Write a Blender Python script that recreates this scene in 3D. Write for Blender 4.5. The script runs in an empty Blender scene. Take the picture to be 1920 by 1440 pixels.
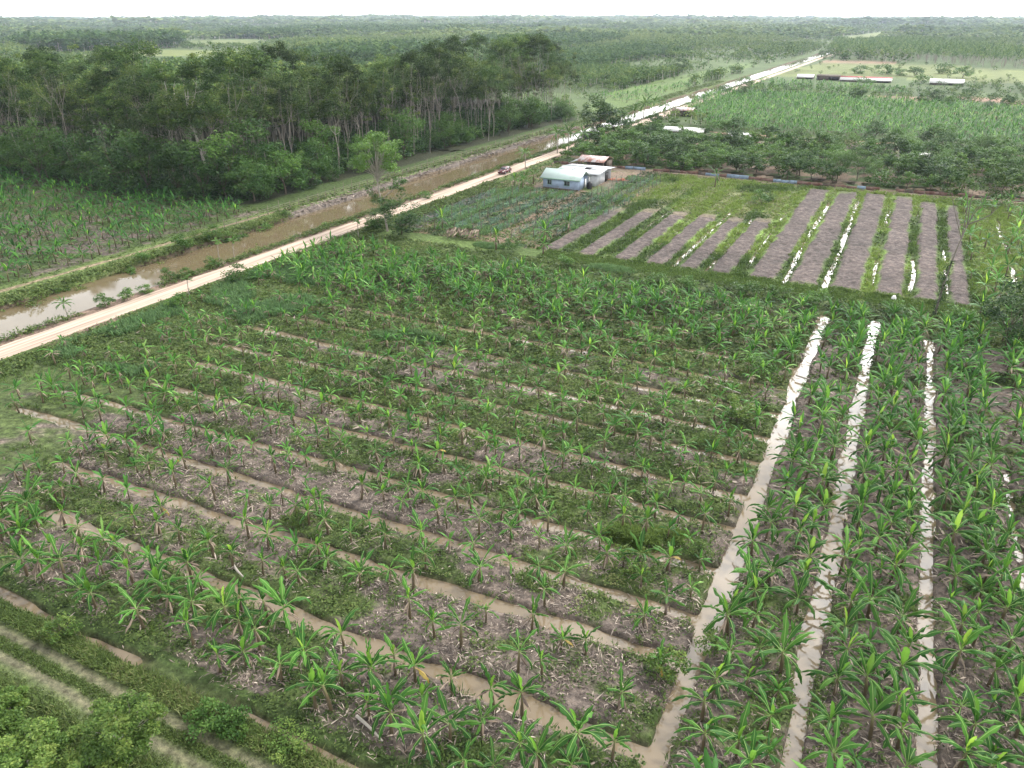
import bpy, math, random
import numpy as np
from mathutils import Vector, Matrix
R = math.radians
sc = bpy.context.scene
COL = sc.collection

# ------------------------------------------------------------------ camera
CAM_H, FPX, HOR = 35.0, 1423.0, 33.0
PITCH = math.atan((720 - HOR) / FPX)
YAW = R(26.6)
cd = bpy.data.cameras.new('camera'); cd.sensor_width = 36.0
cd.lens = 36.0 * FPX / 1920.0
cd.clip_start = 0.5; cd.clip_end = 40000
cam = bpy.data.objects.new('camera', cd); COL.objects.link(cam)
cam.location = (0, 0, CAM_H); cam.rotation_euler = (R(90) - PITCH, 0, YAW)
sc.camera = cam

# ------------------------------------------------------------------ sky, sun, exposure
SUN_EL, SUN_AZ = 52.0, 42.0            # azimuth to the right of +Y
SKY_STRENGTH, CLOUD, SUN_STRENGTH = 0.1, 21.0, 2.3
ZENITH, GLOW = 0.30, 4.4
GLOW_DIR = (math.sin(R(4)) * math.cos(R(29)), math.cos(R(4)) * math.cos(R(29)), math.sin(R(29)))
w = bpy.data.worlds.new('World'); sc.world = w; w.use_nodes = True
nt = w.node_tree; nt.nodes.clear()
def N(t, kind, **kw):
    n = t.nodes.new(kind)
    for k, v in kw.items(): setattr(n, k, v)
    return n
wo = N(nt, 'ShaderNodeOutputWorld'); bg = N(nt, 'ShaderNodeBackground')
sky = N(nt, 'ShaderNodeTexSky', sky_type='NISHITA', sun_disc=False)
sky.sun_elevation = R(SUN_EL); sky.sun_rotation = R(SUN_AZ)
sky.air_density = 1.0; sky.dust_density = 2.0
tc = N(nt, 'ShaderNodeTexCoord')
mp = N(nt, 'ShaderNodeMapping'); mp.inputs['Scale'].default_value = (1, 1, 2.6)
nz = N(nt, 'ShaderNodeTexNoise'); nz.inputs['Scale'].default_value = 2.6; nz.inputs['Detail'].default_value = 7; nz.inputs['Roughness'].default_value = 0.58
rp = N(nt, 'ShaderNodeValToRGB')
rp.color_ramp.elements[0].position = 0.36; rp.color_ramp.elements[0].color = (0.35, 0.35, 0.35, 1)
rp.color_ramp.elements[1].position = 0.56; rp.color_ramp.elements[1].color = (1, 1, 1, 1)
mx = N(nt, 'ShaderNodeMix', data_type='RGBA')
# cloud brightness: dim overhead, bright towards the horizon, brightest in a patch added for the ditches to mirror
sep = N(nt, 'ShaderNodeSeparateXYZ'); cr = N(nt, 'ShaderNodeValToRGB')
cr.color_ramp.elements[0].position = 0.0; cr.color_ramp.elements[0].color = (1, 1, 1, 1)
cr.color_ramp.elements[1].position = 0.95; cr.color_ramp.elements[1].color = (ZENITH, ZENITH, ZENITH * 1.04, 1)
e = cr.color_ramp.elements.new(0.45); e.color = (.8, .8, .8, 1)
dp = N(nt, 'ShaderNodeVectorMath', operation='DOT_PRODUCT'); dp.inputs[1].default_value = GLOW_DIR
gr = N(nt, 'ShaderNodeMapRange', interpolation_type='SMOOTHSTEP'); gr.inputs['From Min'].default_value = 0.86; gr.inputs['From Max'].default_value = 0.99
gr.inputs['To Min'].default_value = 1.0; gr.inputs['To Max'].default_value = GLOW
m1 = N(nt, 'ShaderNodeVectorMath', operation='SCALE'); m2 = N(nt, 'ShaderNodeVectorMath', operation='SCALE'); m2.inputs['Scale'].default_value = CLOUD
nrm = N(nt, 'ShaderNodeVectorMath', operation='NORMALIZE')
L = nt.links.new
L(tc.outputs['Generated'], nrm.inputs[0]); L(nrm.outputs[0], sep.inputs[0]); L(sep.outputs['Z'], cr.inputs['Fac']); L(nrm.outputs[0], dp.inputs[0])
L(dp.outputs['Value'], gr.inputs['Value']); L(cr.outputs['Color'], m1.inputs[0]); L(gr.outputs[0], m1.inputs['Scale']); L(m1.outputs[0], m2.inputs[0]); L(m2.outputs[0], mx.inputs['B'])
L(tc.outputs['Generated'], mp.inputs['Vector']); L(mp.outputs['Vector'], nz.inputs['Vector'])
L(nz.outputs['Fac'], rp.inputs['Fac']); L(rp.outputs['Color'], mx.inputs['Factor'])
L(sky.outputs['Color'], mx.inputs['A']); L(mx.outputs['Result'], bg.inputs['Color'])
bg.inputs['Strength'].default_value = SKY_STRENGTH
L(bg.outputs[0], wo.inputs['Surface'])
sd = bpy.data.lights.new('sun', 'SUN'); sd.energy = SUN_STRENGTH; sd.angle = R(9); sd.color = (1, 0.95, 0.86)
so = bpy.data.objects.new('sun', sd); COL.objects.link(so)
sv = Vector((math.sin(R(SUN_AZ)) * math.cos(R(SUN_EL)), math.cos(R(SUN_AZ)) * math.cos(R(SUN_EL)), math.sin(R(SUN_EL))))
so.rotation_euler = sv.to_track_quat('Z', 'Y').to_euler(); so.location = (0, 0, 120)
sc.view_settings.view_transform = 'Standard'; sc.view_settings.look = 'None'
sc.view_settings.exposure = 0.74; sc.view_settings.gamma = 1.0
sc.render.engine = 'CYCLES'
sc.cycles.max_bounces = 5; sc.cycles.diffuse_bounces = 3; sc.cycles.glossy_bounces = 2
sc.cycles.use_denoising = True; sc.cycles.denoiser = 'OPENIMAGEDENOISE'; sc.cycles.use_adaptive_sampling = False
sc.cycles.transparent_max_bounces = 8; sc.cycles.volume_bounces = 0
HAZE = 0.00008

# ------------------------------------------------------------------ projection helpers (camera calibration)
def ground_at(x, y, z=0.0):
    """photo pixel (1920x1440) -> point on the ground; used to survey field boundaries"""
    cx = (x - 960) / FPX; cy = -(y - 720) / FPX
    fw = math.cos(PITCH) + cy * math.sin(PITCH); up = -math.sin(PITCH) + cy * math.cos(PITCH)
    t = (CAM_H - z) / -up
    X, Y = cx * t, fw * t
    return (X * math.cos(YAW) - Y * math.sin(YAW), X * math.sin(YAW) + Y * math.cos(YAW))
def project(u, v, z=0.0):
    u = np.asarray(u, float); v = np.asarray(v, float)
    X = u * math.cos(YAW) + v * math.sin(YAW); Y = -u * math.sin(YAW) + v * math.cos(YAW); Z = z - CAM_H
    d = Y * math.cos(PITCH) - Z * math.sin(PITCH); up = Y * math.sin(PITCH) + Z * math.cos(PITCH)
    d = np.where(d < 1, 1e-3, d)
    return 960 + FPX * X / d, 720 - FPX * up / d, d
def inview(u, v, z=0.0, m=60):
    x, y, d = project(u, v, z)
    return (x > -m) & (x < 1920 + m) & (y > -400) & (y < 1440 + m) & (d > 3)

# ------------------------------------------------------------------ noise
def vnoise(x, y, s=0.0):
    xi = np.floor(x); yi = np.floor(y); xf = x - xi; yf = y - yi
    def h(a, b):
        q = np.sin(a * 127.1 + b * 311.7 + s * 74.7) * 43758.5453
        return q - np.floor(q)
    a = xf * xf * (3 - 2 * xf); b = yf * yf * (3 - 2 * yf)
    return (h(xi, yi) * (1 - a) + h(xi + 1, yi) * a) * (1 - b) + (h(xi, yi + 1) * (1 - a) + h(xi + 1, yi + 1) * a) * b
def fbm(x, y, s=0.0, o=4):
    r = 0; a = 0.5; t = 0
    for i in range(o):
        r = r + a * vnoise(x, y, s + i * 3.1); t += a; a *= 0.5; x = x * 2.03 + 7.7; y = y * 2.03 + 3.3
    return r / t
def sstep(a, b, x):
    t = np.clip((x - a) / (b - a), 0, 1); return t * t * (3 - 2 * t)
def inpoly(u, v, poly):
    u = np.asarray(u); v = np.asarray(v); ins = np.zeros(u.shape, bool); n = len(poly)
    for i in range(n):
        x1, y1 = poly[i]; x2, y2 = poly[(i + 1) % n]
        if y1 == y2: continue
        c = ((y1 > v) != (y2 > v)) & (u < (x2 - x1) * (v - y1) / (y2 - y1) + x1)
        ins ^= c
    return ins
RNG = np.random.default_rng(11)

# ------------------------------------------------------------------ survey of the place (metres; v runs along the road, u across it)
CROSS = [(27.8, 27.8), (32.9, 35.0), (38.2, 39.1), (42.9, 44.5), (48.4, 50.0), (54.2, 54.5), (59.4, 60.4), (65.0, 65.0), (70.4, 70.6), (76.4, 76.6), (82.3, 82.6), (88.0, 88.0)]  # v at u=-62 and u=-6
CROSS_HW = [0.64, 0.55, 0.52, 0.5, 0.5, 0.55, 0.55, 0.58, 0.5, 0.55, 0.5, 0.5]
CROSS_U0 = [-54, -60, -73, -73, -66, -66, -69, -70, -66, -62, -58, -50]
LONG = [(-5.4, 0.60, 102), (0.85, 0.58, 103), (7.15, 0.40, 99), (13.1, 0.12, 70), (19.5, 0.6, 100), (26, 0.6, 100)]   # u, halfwidth, far end
SOILD = [(-54.5, 113, 150, .28), (-46, 113, 120, .2), (-40, 113, 157, .3), (-34.5, 116, 150, .28), (-29, 113, 157, .42), (-24, 113, 153, .32), (-18.7, 113, 163, .3), (-12.4, 113, 174, .42), (-6.6, 113, 182, .42), (-0.7, 116, 172, .32), (4.7, 118, 172, .32), (9, 114, 150, .25), (18.5, 112, 172, .35)]
SOILB = [(-49.6, 113.5, 148, 1.5), (-43.3, 113.5, 150, 1.5), (-37.2, 113.5, 150, 1.5), (-31.8, 113.5, 151, 1.5), (-26.5, 113.5, 150, 1.3), (-21.6, 113.5, 152, 1.5), (-15.4, 113.3, 186, 1.95), (-9.6, 113.3, 186, 1.85), (-3.8, 113.2, 186, 1.9), (1.8, 113, 186, 1.65), (6.6, 113, 182, 1.35), (10.8, 113, 181, 1.0)]
CAN_U, CAN_HW, CAN_Z, WAT_Z = -98.6, 5.5, -0.45, -0.30
ROAD_U, ROAD_HW = -88.3, 2.0
def cross_v(i, u):
    a, b = CROSS[i]; u = np.asarray(u, float)
    return a + (b - a) * (u + 62) / 56.0 + 0.35 * (vnoise(u * 0.12, u * 0 + i * 5.3, 2) - 0.5)
def ditch_depth(u, v):
    """0..1 depth of the drainage ditches"""
    dep = np.zeros_like(u)
    for i in range(len(CROSS)):
        m = (u > CROSS_U0[i] - 3) & (u < -5.0) & (np.abs(v - CROSS[i][0]) < 6)
        if not m.any(): continue
        uu, vv = u[m], v[m]
        hw = CROSS_HW[i] * (0.66 + 0.55 * vnoise(uu * 0.3, uu * 0 + i * 9.1, 5))
        d = np.abs(vv - cross_v(i, uu)) + 0.25 * (vnoise(uu * 1.1, vv * 1.1, 8) - 0.5)
        e = 1 - sstep(hw * 0.55, hw * 1.45, d)
        if i > 3: e = e * np.clip(0.55 + 1.3 * vnoise(uu * 0.1, uu * 0 + i * 3.7, 6), 0, 1)
        dep[m] = np.maximum(dep[m], e * sstep(CROSS_U0[i] - 3, CROSS_U0[i] + 1, uu))
    for k, (uc, h0, v1) in enumerate(LONG):
        m = (np.abs(u - uc) < 3) & (v > 15) & (v < v1 + 3)
        if not m.any(): continue
        uu, vv = u[m], v[m]
        hw = h0 * (0.7 + 0.65 * vnoise(vv * 0.28, vv * 0 + k * 4.1, 9))
        d = np.abs(uu - uc - 0.35 * (vnoise(vv * 0.10, vv * 0 + k, 3) - 0.5)) + 0.22 * (vnoise(uu * 1.2, vv * 1.2, 12) - 0.5)
        dep[m] = np.maximum(dep[m], (1 - sstep(hw * 0.6, hw * 1.35, d)) * (1 - sstep(v1 - 1, v1 + 1, vv)))
    for k, (uc, a, b, hw0) in enumerate(SOILD):
        m = (np.abs(u - uc) < 2) & (v > a - 2) & (v < b + 2)
        if not m.any(): continue
        uu, vv = u[m], v[m]
        hw = .56 * hw0 * (0.6 + 0.9 * vnoise(vv * 0.25, vv * 0 + k * 2.1, 19))
        d = np.abs(uu - uc - 0.5 * (vnoise(vv * 0.11, vv * 0 + k, 23) - 0.5))
        e = (1 - sstep(hw * 0.7, hw * 1.6, d)) * sstep(a - 1, a + 1, vv) * (1 - sstep(b - 1, b + 1, vv))
        gap = vnoise(vv * 0.12, vv * 0 + k * 7.7, 31)
        dep[m] = np.maximum(dep[m], e * np.where(gap < (0.12 if hw0 > .4 else 0.38), 0.2, 1.0))
    # pond ditch beside the farm track
    m = (np.abs(v - 20.3) < 3) & (u > -60) & (u < -12)
    if m.any():
        uu, vv = u[m], v[m]
        hw = 0.12 + 0.6 * vnoise(uu * 0.17, uu * 0, 41)
        dep[m] = np.maximum(dep[m], np.clip(2.6 * vnoise(uu * .16, uu * 0 + 3.3, 47) - .55, .1, 1) * (1 - sstep(hw * 0.6, hw * 1.3, np.abs(vv - 20.3 - 0.3 * (vnoise(uu * .2, uu * 0, 44) - .5)))))
    return dep
def height(u, v):
    u = np.asarray(u, float); v = np.asarray(v, float)
    near = (v < 400) & (u > -500) & (u < 300)
    h = np.where(near, 0.14 * (fbm(u * 0.6, v * 0.6, 1, 3) - 0.35), 0.0)
    plough = (v > 113) & (v < 190) & (u > -52) & (u < 14)
    h = h + np.where(plough, 0.10 * (vnoise(u * 1.6, v * 1.1, 51) - 0.5), 0)
    m = (v > 110) & (v < 190) & (u > -54) & (u < 15)
    if m.any():
        um, vm = u[m], v[m]; add = np.zeros(um.shape)
        for uc, a, b, hw in SOILB:
            d = np.abs(um - uc) + .5 * (vnoise(um * .9, vm * .5, 53) - .5)
            add = np.maximum(add, .34 * (1 - sstep(hw - .35, hw + .35, d)) * sstep(a - .7, a + .7, vm) * (1 - sstep(b - 3, b + 2, vm)))
        h[m] = h[m] + add * (.8 + .4 * vnoise(um * 2.1, vm * 1.7, 57))
    flat = sstep(-93.4, -92.4, u) * (1 - sstep(-85.6, -84.6, u))
    h = h * (1 - flat) + 0.30 * flat
    trk = sstep(14.6, 15.2, v) * (1 - sstep(19.4, 19.9, v)) * (u < -8)
    h = h * (1 - trk) + 0.02 * trk
    h = h - 0.85 * ditch_depth(u, v)
    d = np.abs(u - CAN_U + 0.9 * (vnoise(v * 0.12, v * 0, 61) - 0.5) * (u < CAN_U))
    can = 1 - sstep(CAN_HW - 0.3, CAN_HW + 0.7, d)
    h = h * (1 - can) - 2.2 * can
    bank = (u < -104) & (u > -108)
    h = h + np.where(bank, 0.25, 0)
    # far country swells gently
    dist = np.hypot(u, v)
    h = h + sstep(1500, 6000, dist) * (6 + 26 * fbm(u / 1700.0 + 3, v / 1700.0, 71, 3) * np.exp(-((np.arctan2(-u, v) - R(27)) / R(24)) ** 2))
    return h

# ------------------------------------------------------------------ zones far away (surveyed from the photograph)
def poly_px(pts): return [ground_at(*p) for p in pts]
FOREST = [(-225, 113), (-131, 109), (-119, 118), (-120, 141), (-116, 180), (-117, 253), (-115, 284), (-138, 318), (-200, 345), (-290, 330), (-400, 250), (-420, 170), (-420, 100)]
Z_GRASSLAND = poly_px([(1092, 214), (1180, 206), (1330, 150), (1420, 122), (1385, 118), (1240, 150), (1130, 178)])
Z_BANFAR = poly_px([(1285, 205), (1330, 172), (1560, 182), (1935, 207), (1935, 285), (1700, 262), (1440, 250), (1330, 245)])
Z_ORCH = [(-84, 195), (60, 193), (62, 268), (-84, 262)]
Z_BRIGHT = [poly_px(p) for p in (
    [(1430, 142), (1540, 118), (1720, 120), (1935, 133), (1935, 158), (1800, 152), (1560, 142)],
    [(350, 76), (480, 72), (520, 84), (420, 88), (340, 84)], [(770, 82), (900, 80), (905, 92), (790, 94)],
    [(1570, 76), (1590, 68), (1660, 60), (1680, 66), (1620, 80)], [(100, 100), (330, 92), (520, 96), (430, 104), (100, 108)],
    [(0, 86), (14, 88), (14, 98), (0, 97)], [(1730, 205), (1935, 212), (1935, 222), (1740, 213)])]
Z_PALMS = poly_px([(1565, 82), (1700, 84), (1935, 104), (1935, 130), (1720, 118), (1555, 106)])
Z_REDSTRIP = [poly_px([(1790, 180), (1935, 190), (1935, 199), (1800, 186)]), poly_px([(1545, 112), (1680, 118), (1700, 121), (1540, 118)]),
              poly_px([(1640, 178), (1760, 186), (1740, 190), (1620, 182)]), poly_px([(1330, 247), (1440, 253), (1680, 268), (1640, 272), (1400, 260)])]
def near_zone(u, v):  # everything surveyed in detail
    return (v < 200) & (u > -112) & (u < 30)

# ------------------------------------------------------------------ mesh helpers
def add_mesh(name, V, F4=None, F3=None, mats=(), mi4=None, mi3=None, tint=None, col=None, smooth=False):
    V = np.asarray(V, np.float32).reshape(-1, 3)
    F4 = np.zeros((0, 4), np.int32) if F4 is None else np.asarray(F4, np.int32).reshape(-1, 4)
    F3 = np.zeros((0, 3), np.int32) if F3 is None else np.asarray(F3, np.int32).reshape(-1, 3)
    me = bpy.data.meshes.new(name)
    me.vertices.add(len(V)); me.vertices.foreach_set('co', V.ravel())
    nl = F4.size + F3.size; nf = len(F4) + len(F3)
    me.loops.add(nl); me.loops.foreach_set('vertex_index', np.concatenate([F4.ravel(), F3.ravel()]).astype(np.int32))
    me.polygons.add(nf)
    ls = np.concatenate([np.arange(len(F4)) * 4, F4.size + np.arange(len(F3)) * 3]).astype(np.int32)
    me.polygons.foreach_set('loop_start', ls)
    for m in mats: me.materials.append(m)
    if mi4 is not None or mi3 is not None:
        a = np.zeros(len(F4), np.int32) if mi4 is None else np.asarray(mi4, np.int32)
        b = np.zeros(len(F3), np.int32) if mi3 is None else np.asarray(mi3, np.int32)
        me.polygons.foreach_set('material_index', np.concatenate([a, b]))
    if smooth: me.polygons.foreach_set('use_smooth', np.ones(nf, bool))
    if tint is not None:
        at = me.attributes.new('tint', 'FLOAT', 'POINT'); at.data.foreach_set('value', np.asarray(tint, np.float32))
    if col is not None:
        c = np.ones((len(V), 4), np.float32); c[:, :3] = col
        at = me.attributes.new('col', 'FLOAT_COLOR', 'POINT'); at.data.foreach_set('color', c.ravel())
    me.update(calc_edges=True); me.validate()
    return me
class MB:
    """collects pieces (verts, quads, tint, material index) into one mesh"""
    def __init__(s): s.V = []; s.F = []; s.T = []; s.M = []; s.n = 0
    def add(s, V, F, t=0.5, m=0):
        V = np.asarray(V, float).reshape(-1, 3); F = np.asarray(F, int).reshape(-1, 4)
        s.V.append(V); s.F.append(F + s.n); s.n += len(V)
        s.T.append(np.broadcast_to(np.asarray(t, float), (len(V),)).copy()); s.M.append(np.full(len(F), m))
    def arrays(s):
        return np.concatenate(s.V), np.concatenate(s.F), np.concatenate(s.T), np.concatenate(s.M)
    def mesh(s, name, mats, smooth=False):
        V, F, T, M = s.arrays()
        return add_mesh(name, V, F, None, mats, M, None, T, None, smooth)
    def box(s, c, size, rz=0, t=.5, m=0):
        x, y, z = np.asarray(size) / 2.0
        V = np.array([(-x, -y, -z), (x, -y, -z), (x, y, -z), (-x, y, -z), (-x, -y, z), (x, -y, z), (x, y, z), (-x, y, z)])
        if rz:
            a = np.array([[math.cos(rz), -math.sin(rz), 0], [math.sin(rz), math.cos(rz), 0], [0, 0, 1]]); V = V @ a.T
        s.add(V + np.asarray(c), [(0, 3, 2, 1), (4, 5, 6, 7), (0, 1, 5, 4), (1, 2, 6, 5), (2, 3, 7, 6), (3, 0, 4, 7)], t, m)
    def slab(s, pts, th, t=.5, m=0):
        """a quad given by four corner points, with thickness downwards along its normal"""
        P = np.asarray(pts, float); n = np.cross(P[1] - P[0], P[3] - P[0]); n /= np.linalg.norm(n)
        V = np.vstack([P, P - n * th])
        s.add(V, [(0, 1, 2, 3), (7, 6, 5, 4), (0, 4, 5, 1), (1, 5, 6, 2), (2, 6, 7, 3), (3, 7, 4, 0)], t, m)
    def tube(s, path, rad, k=6, t=.5, m=0, cap=True):
        P = np.asarray(path, float); n = len(P); rad = np.broadcast_to(np.asarray(rad, float), (n,))
        tan = np.gradient(P, axis=0); tan /= np.linalg.norm(tan, axis=1)[:, None] + 1e-9
        ref = np.array([1.0, 0.13, 0.07]) if abs(tan[0][2]) > 0.6 else np.array([0.05, 0.1, 1.0])
        a = np.cross(tan, ref); a /= np.linalg.norm(a, axis=1)[:, None] + 1e-9; b = np.cross(tan, a)
        th = np.arange(k) * 2 * math.pi / k
        V = P[:, None, :] + rad[:, None, None] * (np.cos(th)[None, :, None] * a[:, None, :] + np.sin(th)[None, :, None] * b[:, None, :])
        F = []
        for i in range(n - 1):
            for j in range(k):
                F.append((i * k + j, i * k + (j + 1) % k, (i + 1) * k + (j + 1) % k, (i + 1) * k + j))
        if cap and k == 6:
            o = (n - 1) * k; F += [(o, o + 1, o + 2, o + 5), (o + 2, o + 3, o + 4, o + 5)]
        if cap and k == 4:
            o = (n - 1) * k; F += [(o, o + 1, o + 2, o + 3)]
        s.add(V.reshape(-1, 3), F, t, m)
def diamonds(C, Ln, Wd, rng, up=0.6, curl=0.0):
    """N leaf shaped quads at centres C; up: how much the leaf normals lean to the zenith"""
    n = len(C); nr = rng.normal(size=(n, 3)); nr[:, 2] = np.abs(nr[:, 2]) + up * 2; nr /= np.linalg.norm(nr, axis=1)[:, None]
    a = rng.normal(size=(n, 3)); a -= (a * nr).sum(1)[:, None] * nr; a /= np.linalg.norm(a, axis=1)[:, None] + 1e-9
    b = np.cross(nr, a)
    Ln = np.broadcast_to(np.asarray(Ln, float), (n,))[:, None]; Wd = np.broadcast_to(np.asarray(Wd, float), (n,))[:, None]
    V = np.stack([C - a * Ln * .5, C - a * Ln * .05 + b * Wd * .5, C + a * Ln * .5 - nr * curl * Ln, C - a * Ln * .05 - b * Wd * .5], 1)
    return V.reshape(-1, 3), np.arange(4 * n).reshape(-1, 4)
def blades(C, hgt, wid, lean, rng):
    """N standing grass blades (thin kites) rooted at C"""
    n = len(C); az = rng.uniform(0, 2 * math.pi, n); ln = rng.uniform(0.1, 1, n) * lean
    hgt = np.broadcast_to(np.asarray(hgt, float), (n,)); wid = np.broadcast_to(np.asarray(wid, float), (n,))
    d = np.stack([np.cos(az), np.sin(az), np.zeros(n)], 1); s = np.stack([-np.sin(az), np.cos(az), np.zeros(n)], 1)
    z = np.array([0, 0, 1.0])
    mid = C + z * (hgt * .6)[:, None] + d * (hgt * ln * .35)[:, None]
    tip = C + z * (hgt * (1 - .35 * ln))[:, None] + d * (hgt * ln)[:, None]
    V = np.stack([C, mid + s * wid[:, None] * .5, tip, mid - s * wid[:, None] * .5], 1)
    return V.reshape(-1, 3), np.arange(4 * n).reshape(-1, 4)
def scatter(variants, pts, rz, sc_, rng, tj=0.3, zs=None, toff=None):
    """merge many transformed copies of variant arrays (V,F,T,M) into one set of arrays"""
    Vs, Fs, Ts, Ms = [], [], [], []; off = 0
    pick = rng.integers(0, len(variants), len(pts)); zs = np.broadcast_to(1.0 if zs is None else zs, (len(pts),))
    for k, (V, F, T, M) in enumerate(variants):
        ix = np.where(pick == k)[0]
        if len(ix) == 0: continue
        c, s = np.cos(rz[ix])[:, None], np.sin(rz[ix])[:, None]; q = sc_[ix][:, None]
        X = (V[None, :, 0] * c - V[None, :, 1] * s) * q + pts[ix, 0][:, None]
        Y = (V[None, :, 0] * s + V[None, :, 1] * c) * q + pts[ix, 1][:, None]
        Z = V[None, :, 2] * q * zs[ix][:, None] + pts[ix, 2][:, None]
        Vs.append(np.stack([X, Y, Z], 2).reshape(-1, 3))
        Fs.append((F[None] + (np.arange(len(ix)) * len(V))[:, None, None] + off).reshape(-1, 4)); off += len(ix) * len(V)
        Ts.append(np.clip(T[None] + tj * (rng.random(len(ix))[:, None] - .5) + (0 if toff is None else toff[ix][:, None]), 0, 1).ravel()); Ms.append(np.tile(M, len(ix)))
    return np.concatenate(Vs), np.concatenate(Fs), np.concatenate(Ts), np.concatenate(Ms)
def link(name, me, parent=None, loc=None, rz=0, scale=1):
    o = bpy.data.objects.new(name, me); COL.objects.link(o)
    if parent: o.parent = parent
    if loc is not None: o.location = loc
    if rz: o.rotation_euler = (0, 0, rz)
    if scale != 1: o.scale = (scale,) * 3 if np.isscalar(scale) else scale
    return o
def tag(o, label=None, cat=None, group=None, kind=None):
    if label: o['label'] = label
    if cat: o['category'] = cat
    if group: o['group'] = group
    if kind: o['kind'] = kind
    return o
def nth(n):
    return '%d%s' % (n, 'th' if 10 <= n % 100 <= 20 else {1: 'st', 2: 'nd', 3: 'rd'}.get(n % 10, 'th'))

# ------------------------------------------------------------------ materials
def new_mat(name):
    m = bpy.data.materials.new(name); m.use_nodes = True; t = m.node_tree; t.nodes.clear()
    return m, t, N(t, 'ShaderNodeOutputMaterial')
def ramp(t, stops, fac):
    r = N(t, 'ShaderNodeValToRGB'); e = r.color_ramp.elements
    while len(e) < len(stops): e.new(0.5)
    for x, (p, c) in zip(e, stops): x.position = p; x.color = (*c, 1)
    if fac is not None: t.links.new(fac, r.inputs['Fac'])
    return r.outputs['Color']
def leaf_mat(name, stops, trans=0.28, rough=0.5, spec=0.35, objvar=0.25, tboost=1.5):
    m, t, o = new_mat(name); l = t.links.new
    at = N(t, 'ShaderNodeAttribute', attribute_name='tint')
    c = ramp(t, stops, at.outputs['Fac'])
    oi = N(t, 'ShaderNodeObjectInfo'); mr = N(t, 'ShaderNodeMapRange')
    mr.inputs['To Min'].default_value = 1 - objvar; mr.inputs['To Max'].default_value = 1 + objvar
    l(oi.outputs['Random'], mr.inputs['Value'])
    hs = N(t, 'ShaderNodeHueSaturation'); l(c, hs.inputs['Color']); l(mr.outputs[0], hs.inputs['Value'])
    p = N(t, 'ShaderNodeBsdfPrincipled'); l(hs.outputs[0], p.inputs['Base Color']); p.inputs['Roughness'].default_value = rough
    p.inputs['Specular IOR Level'].default_value = spec
    tr = N(t, 'ShaderNodeBsdfTranslucent'); hs2 = N(t, 'ShaderNodeHueSaturation'); hs2.inputs['Value'].default_value = tboost; hs2.inputs['Hue'].default_value = 0.485
    l(hs.outputs[0], hs2.inputs['Color']); l(hs2.outputs[0], tr.inputs['Color'])
    mix = N(t, 'ShaderNodeMixShader'); mix.inputs[0].default_value = trans
    l(p.outputs[0], mix.inputs[1]); l(tr.outputs[0], mix.inputs[2]); l(mix.outputs[0], o.inputs['Surface'])
    return m
def plain_mat(name, col, rough=0.7, var=0.25, scale=2.0, metal=0.0, col2=None, spec=0.3, stretch=(1, 1, 1)):
    m, t, o = new_mat(name); l = t.links.new
    g = N(t, 'ShaderNodeNewGeometry'); mp = N(t, 'ShaderNodeMapping'); mp.inputs['Scale'].default_value = stretch
    n = N(t, 'ShaderNodeTexNoise'); n.inputs['Scale'].default_value = scale; n.inputs['Detail'].default_value = 5
    l(g.outputs['Position'], mp.inputs['Vector']); l(mp.outputs[0], n.inputs['Vector'])
    a = tuple(x * (1 - var) for x in col); b = tuple(min(1, x * (1 + var)) for x in (col2 or col))
    c = ramp(t, [(0.35, a), (0.65, b)], n.outputs['Fac'])
    p = N(t, 'ShaderNodeBsdfPrincipled'); l(c, p.inputs['Base Color']); p.inputs['Roughness'].default_value = rough
    p.inputs['Metallic'].default_value = metal; p.inputs['Specular IOR Level'].default_value = spec
    l(p.outputs[0], o.inputs['Surface']); return m
def tint_mat(name, stops, rough=0.8, spec=0.2):
    m, t, o = new_mat(name); l = t.links.new
    at = N(t, 'ShaderNodeAttribute', attribute_name='tint'); c = ramp(t, stops, at.outputs['Fac'])
    p = N(t, 'ShaderNodeBsdfPrincipled'); l(c, p.inputs['Base Color']); p.inputs['Roughness'].default_value = rough
    p.inputs['Specular IOR Level'].default_value = spec; l(p.outputs[0], o.inputs['Surface']); return m
def water_mat(name, col, rough=0.04, bump=0.02):
    m, t, o = new_mat(name); l = t.links.new
    g = N(t, 'ShaderNodeNewGeometry'); n = N(t, 'ShaderNodeTexNoise'); n.inputs['Scale'].default_value = 0.35; n.inputs['Detail'].default_value = 4
    l(g.outputs['Position'], n.inputs['Vector'])
    c = ramp(t, [(0.3, tuple(x * .93 for x in col)), (0.7, tuple(x * 1.06 for x in col))], n.outputs['Fac'])
    n2 = N(t, 'ShaderNodeTexNoise'); n2.inputs['Scale'].default_value = 3.0; n2.inputs['Detail'].default_value = 3; l(g.outputs['Position'], n2.inputs['Vector'])
    b = N(t, 'ShaderNodeBump'); b.inputs['Strength'].default_value = bump; b.inputs['Distance'].default_value = 0.1; l(n2.outputs['Fac'], b.inputs['Height'])
    p = N(t, 'ShaderNodeBsdfPrincipled'); l(c, p.inputs['Base Color']); p.inputs['Roughness'].default_value = rough; p.inputs['IOR'].default_value = 1.42
    l(b.outputs[0], p.inputs['Normal']); l(p.outputs[0], o.inputs['Surface']); return m
M_BAN = leaf_mat('banana_leaf', [(0, (.016, .054, .014)), (.45, (.034, .108, .019)), (.75, (.066, .175, .028)), (.92, (.14, .26, .06)), (1, (.22, .33, .11))], .25, .5, .12, .25)
M_BANY = leaf_mat('banana_young_leaf', [(0, (.055, .17, .024)), (.6, (.13, .28, .035)), (1, (.26, .42, .06))], .4, .4, .4, .25)
M_BAND = tint_mat('banana_dry_leaf', [(0, (.075, .055, .042)), (.5, (.17, .13, .10)), (1, (.36, .29, .22))])
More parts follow.
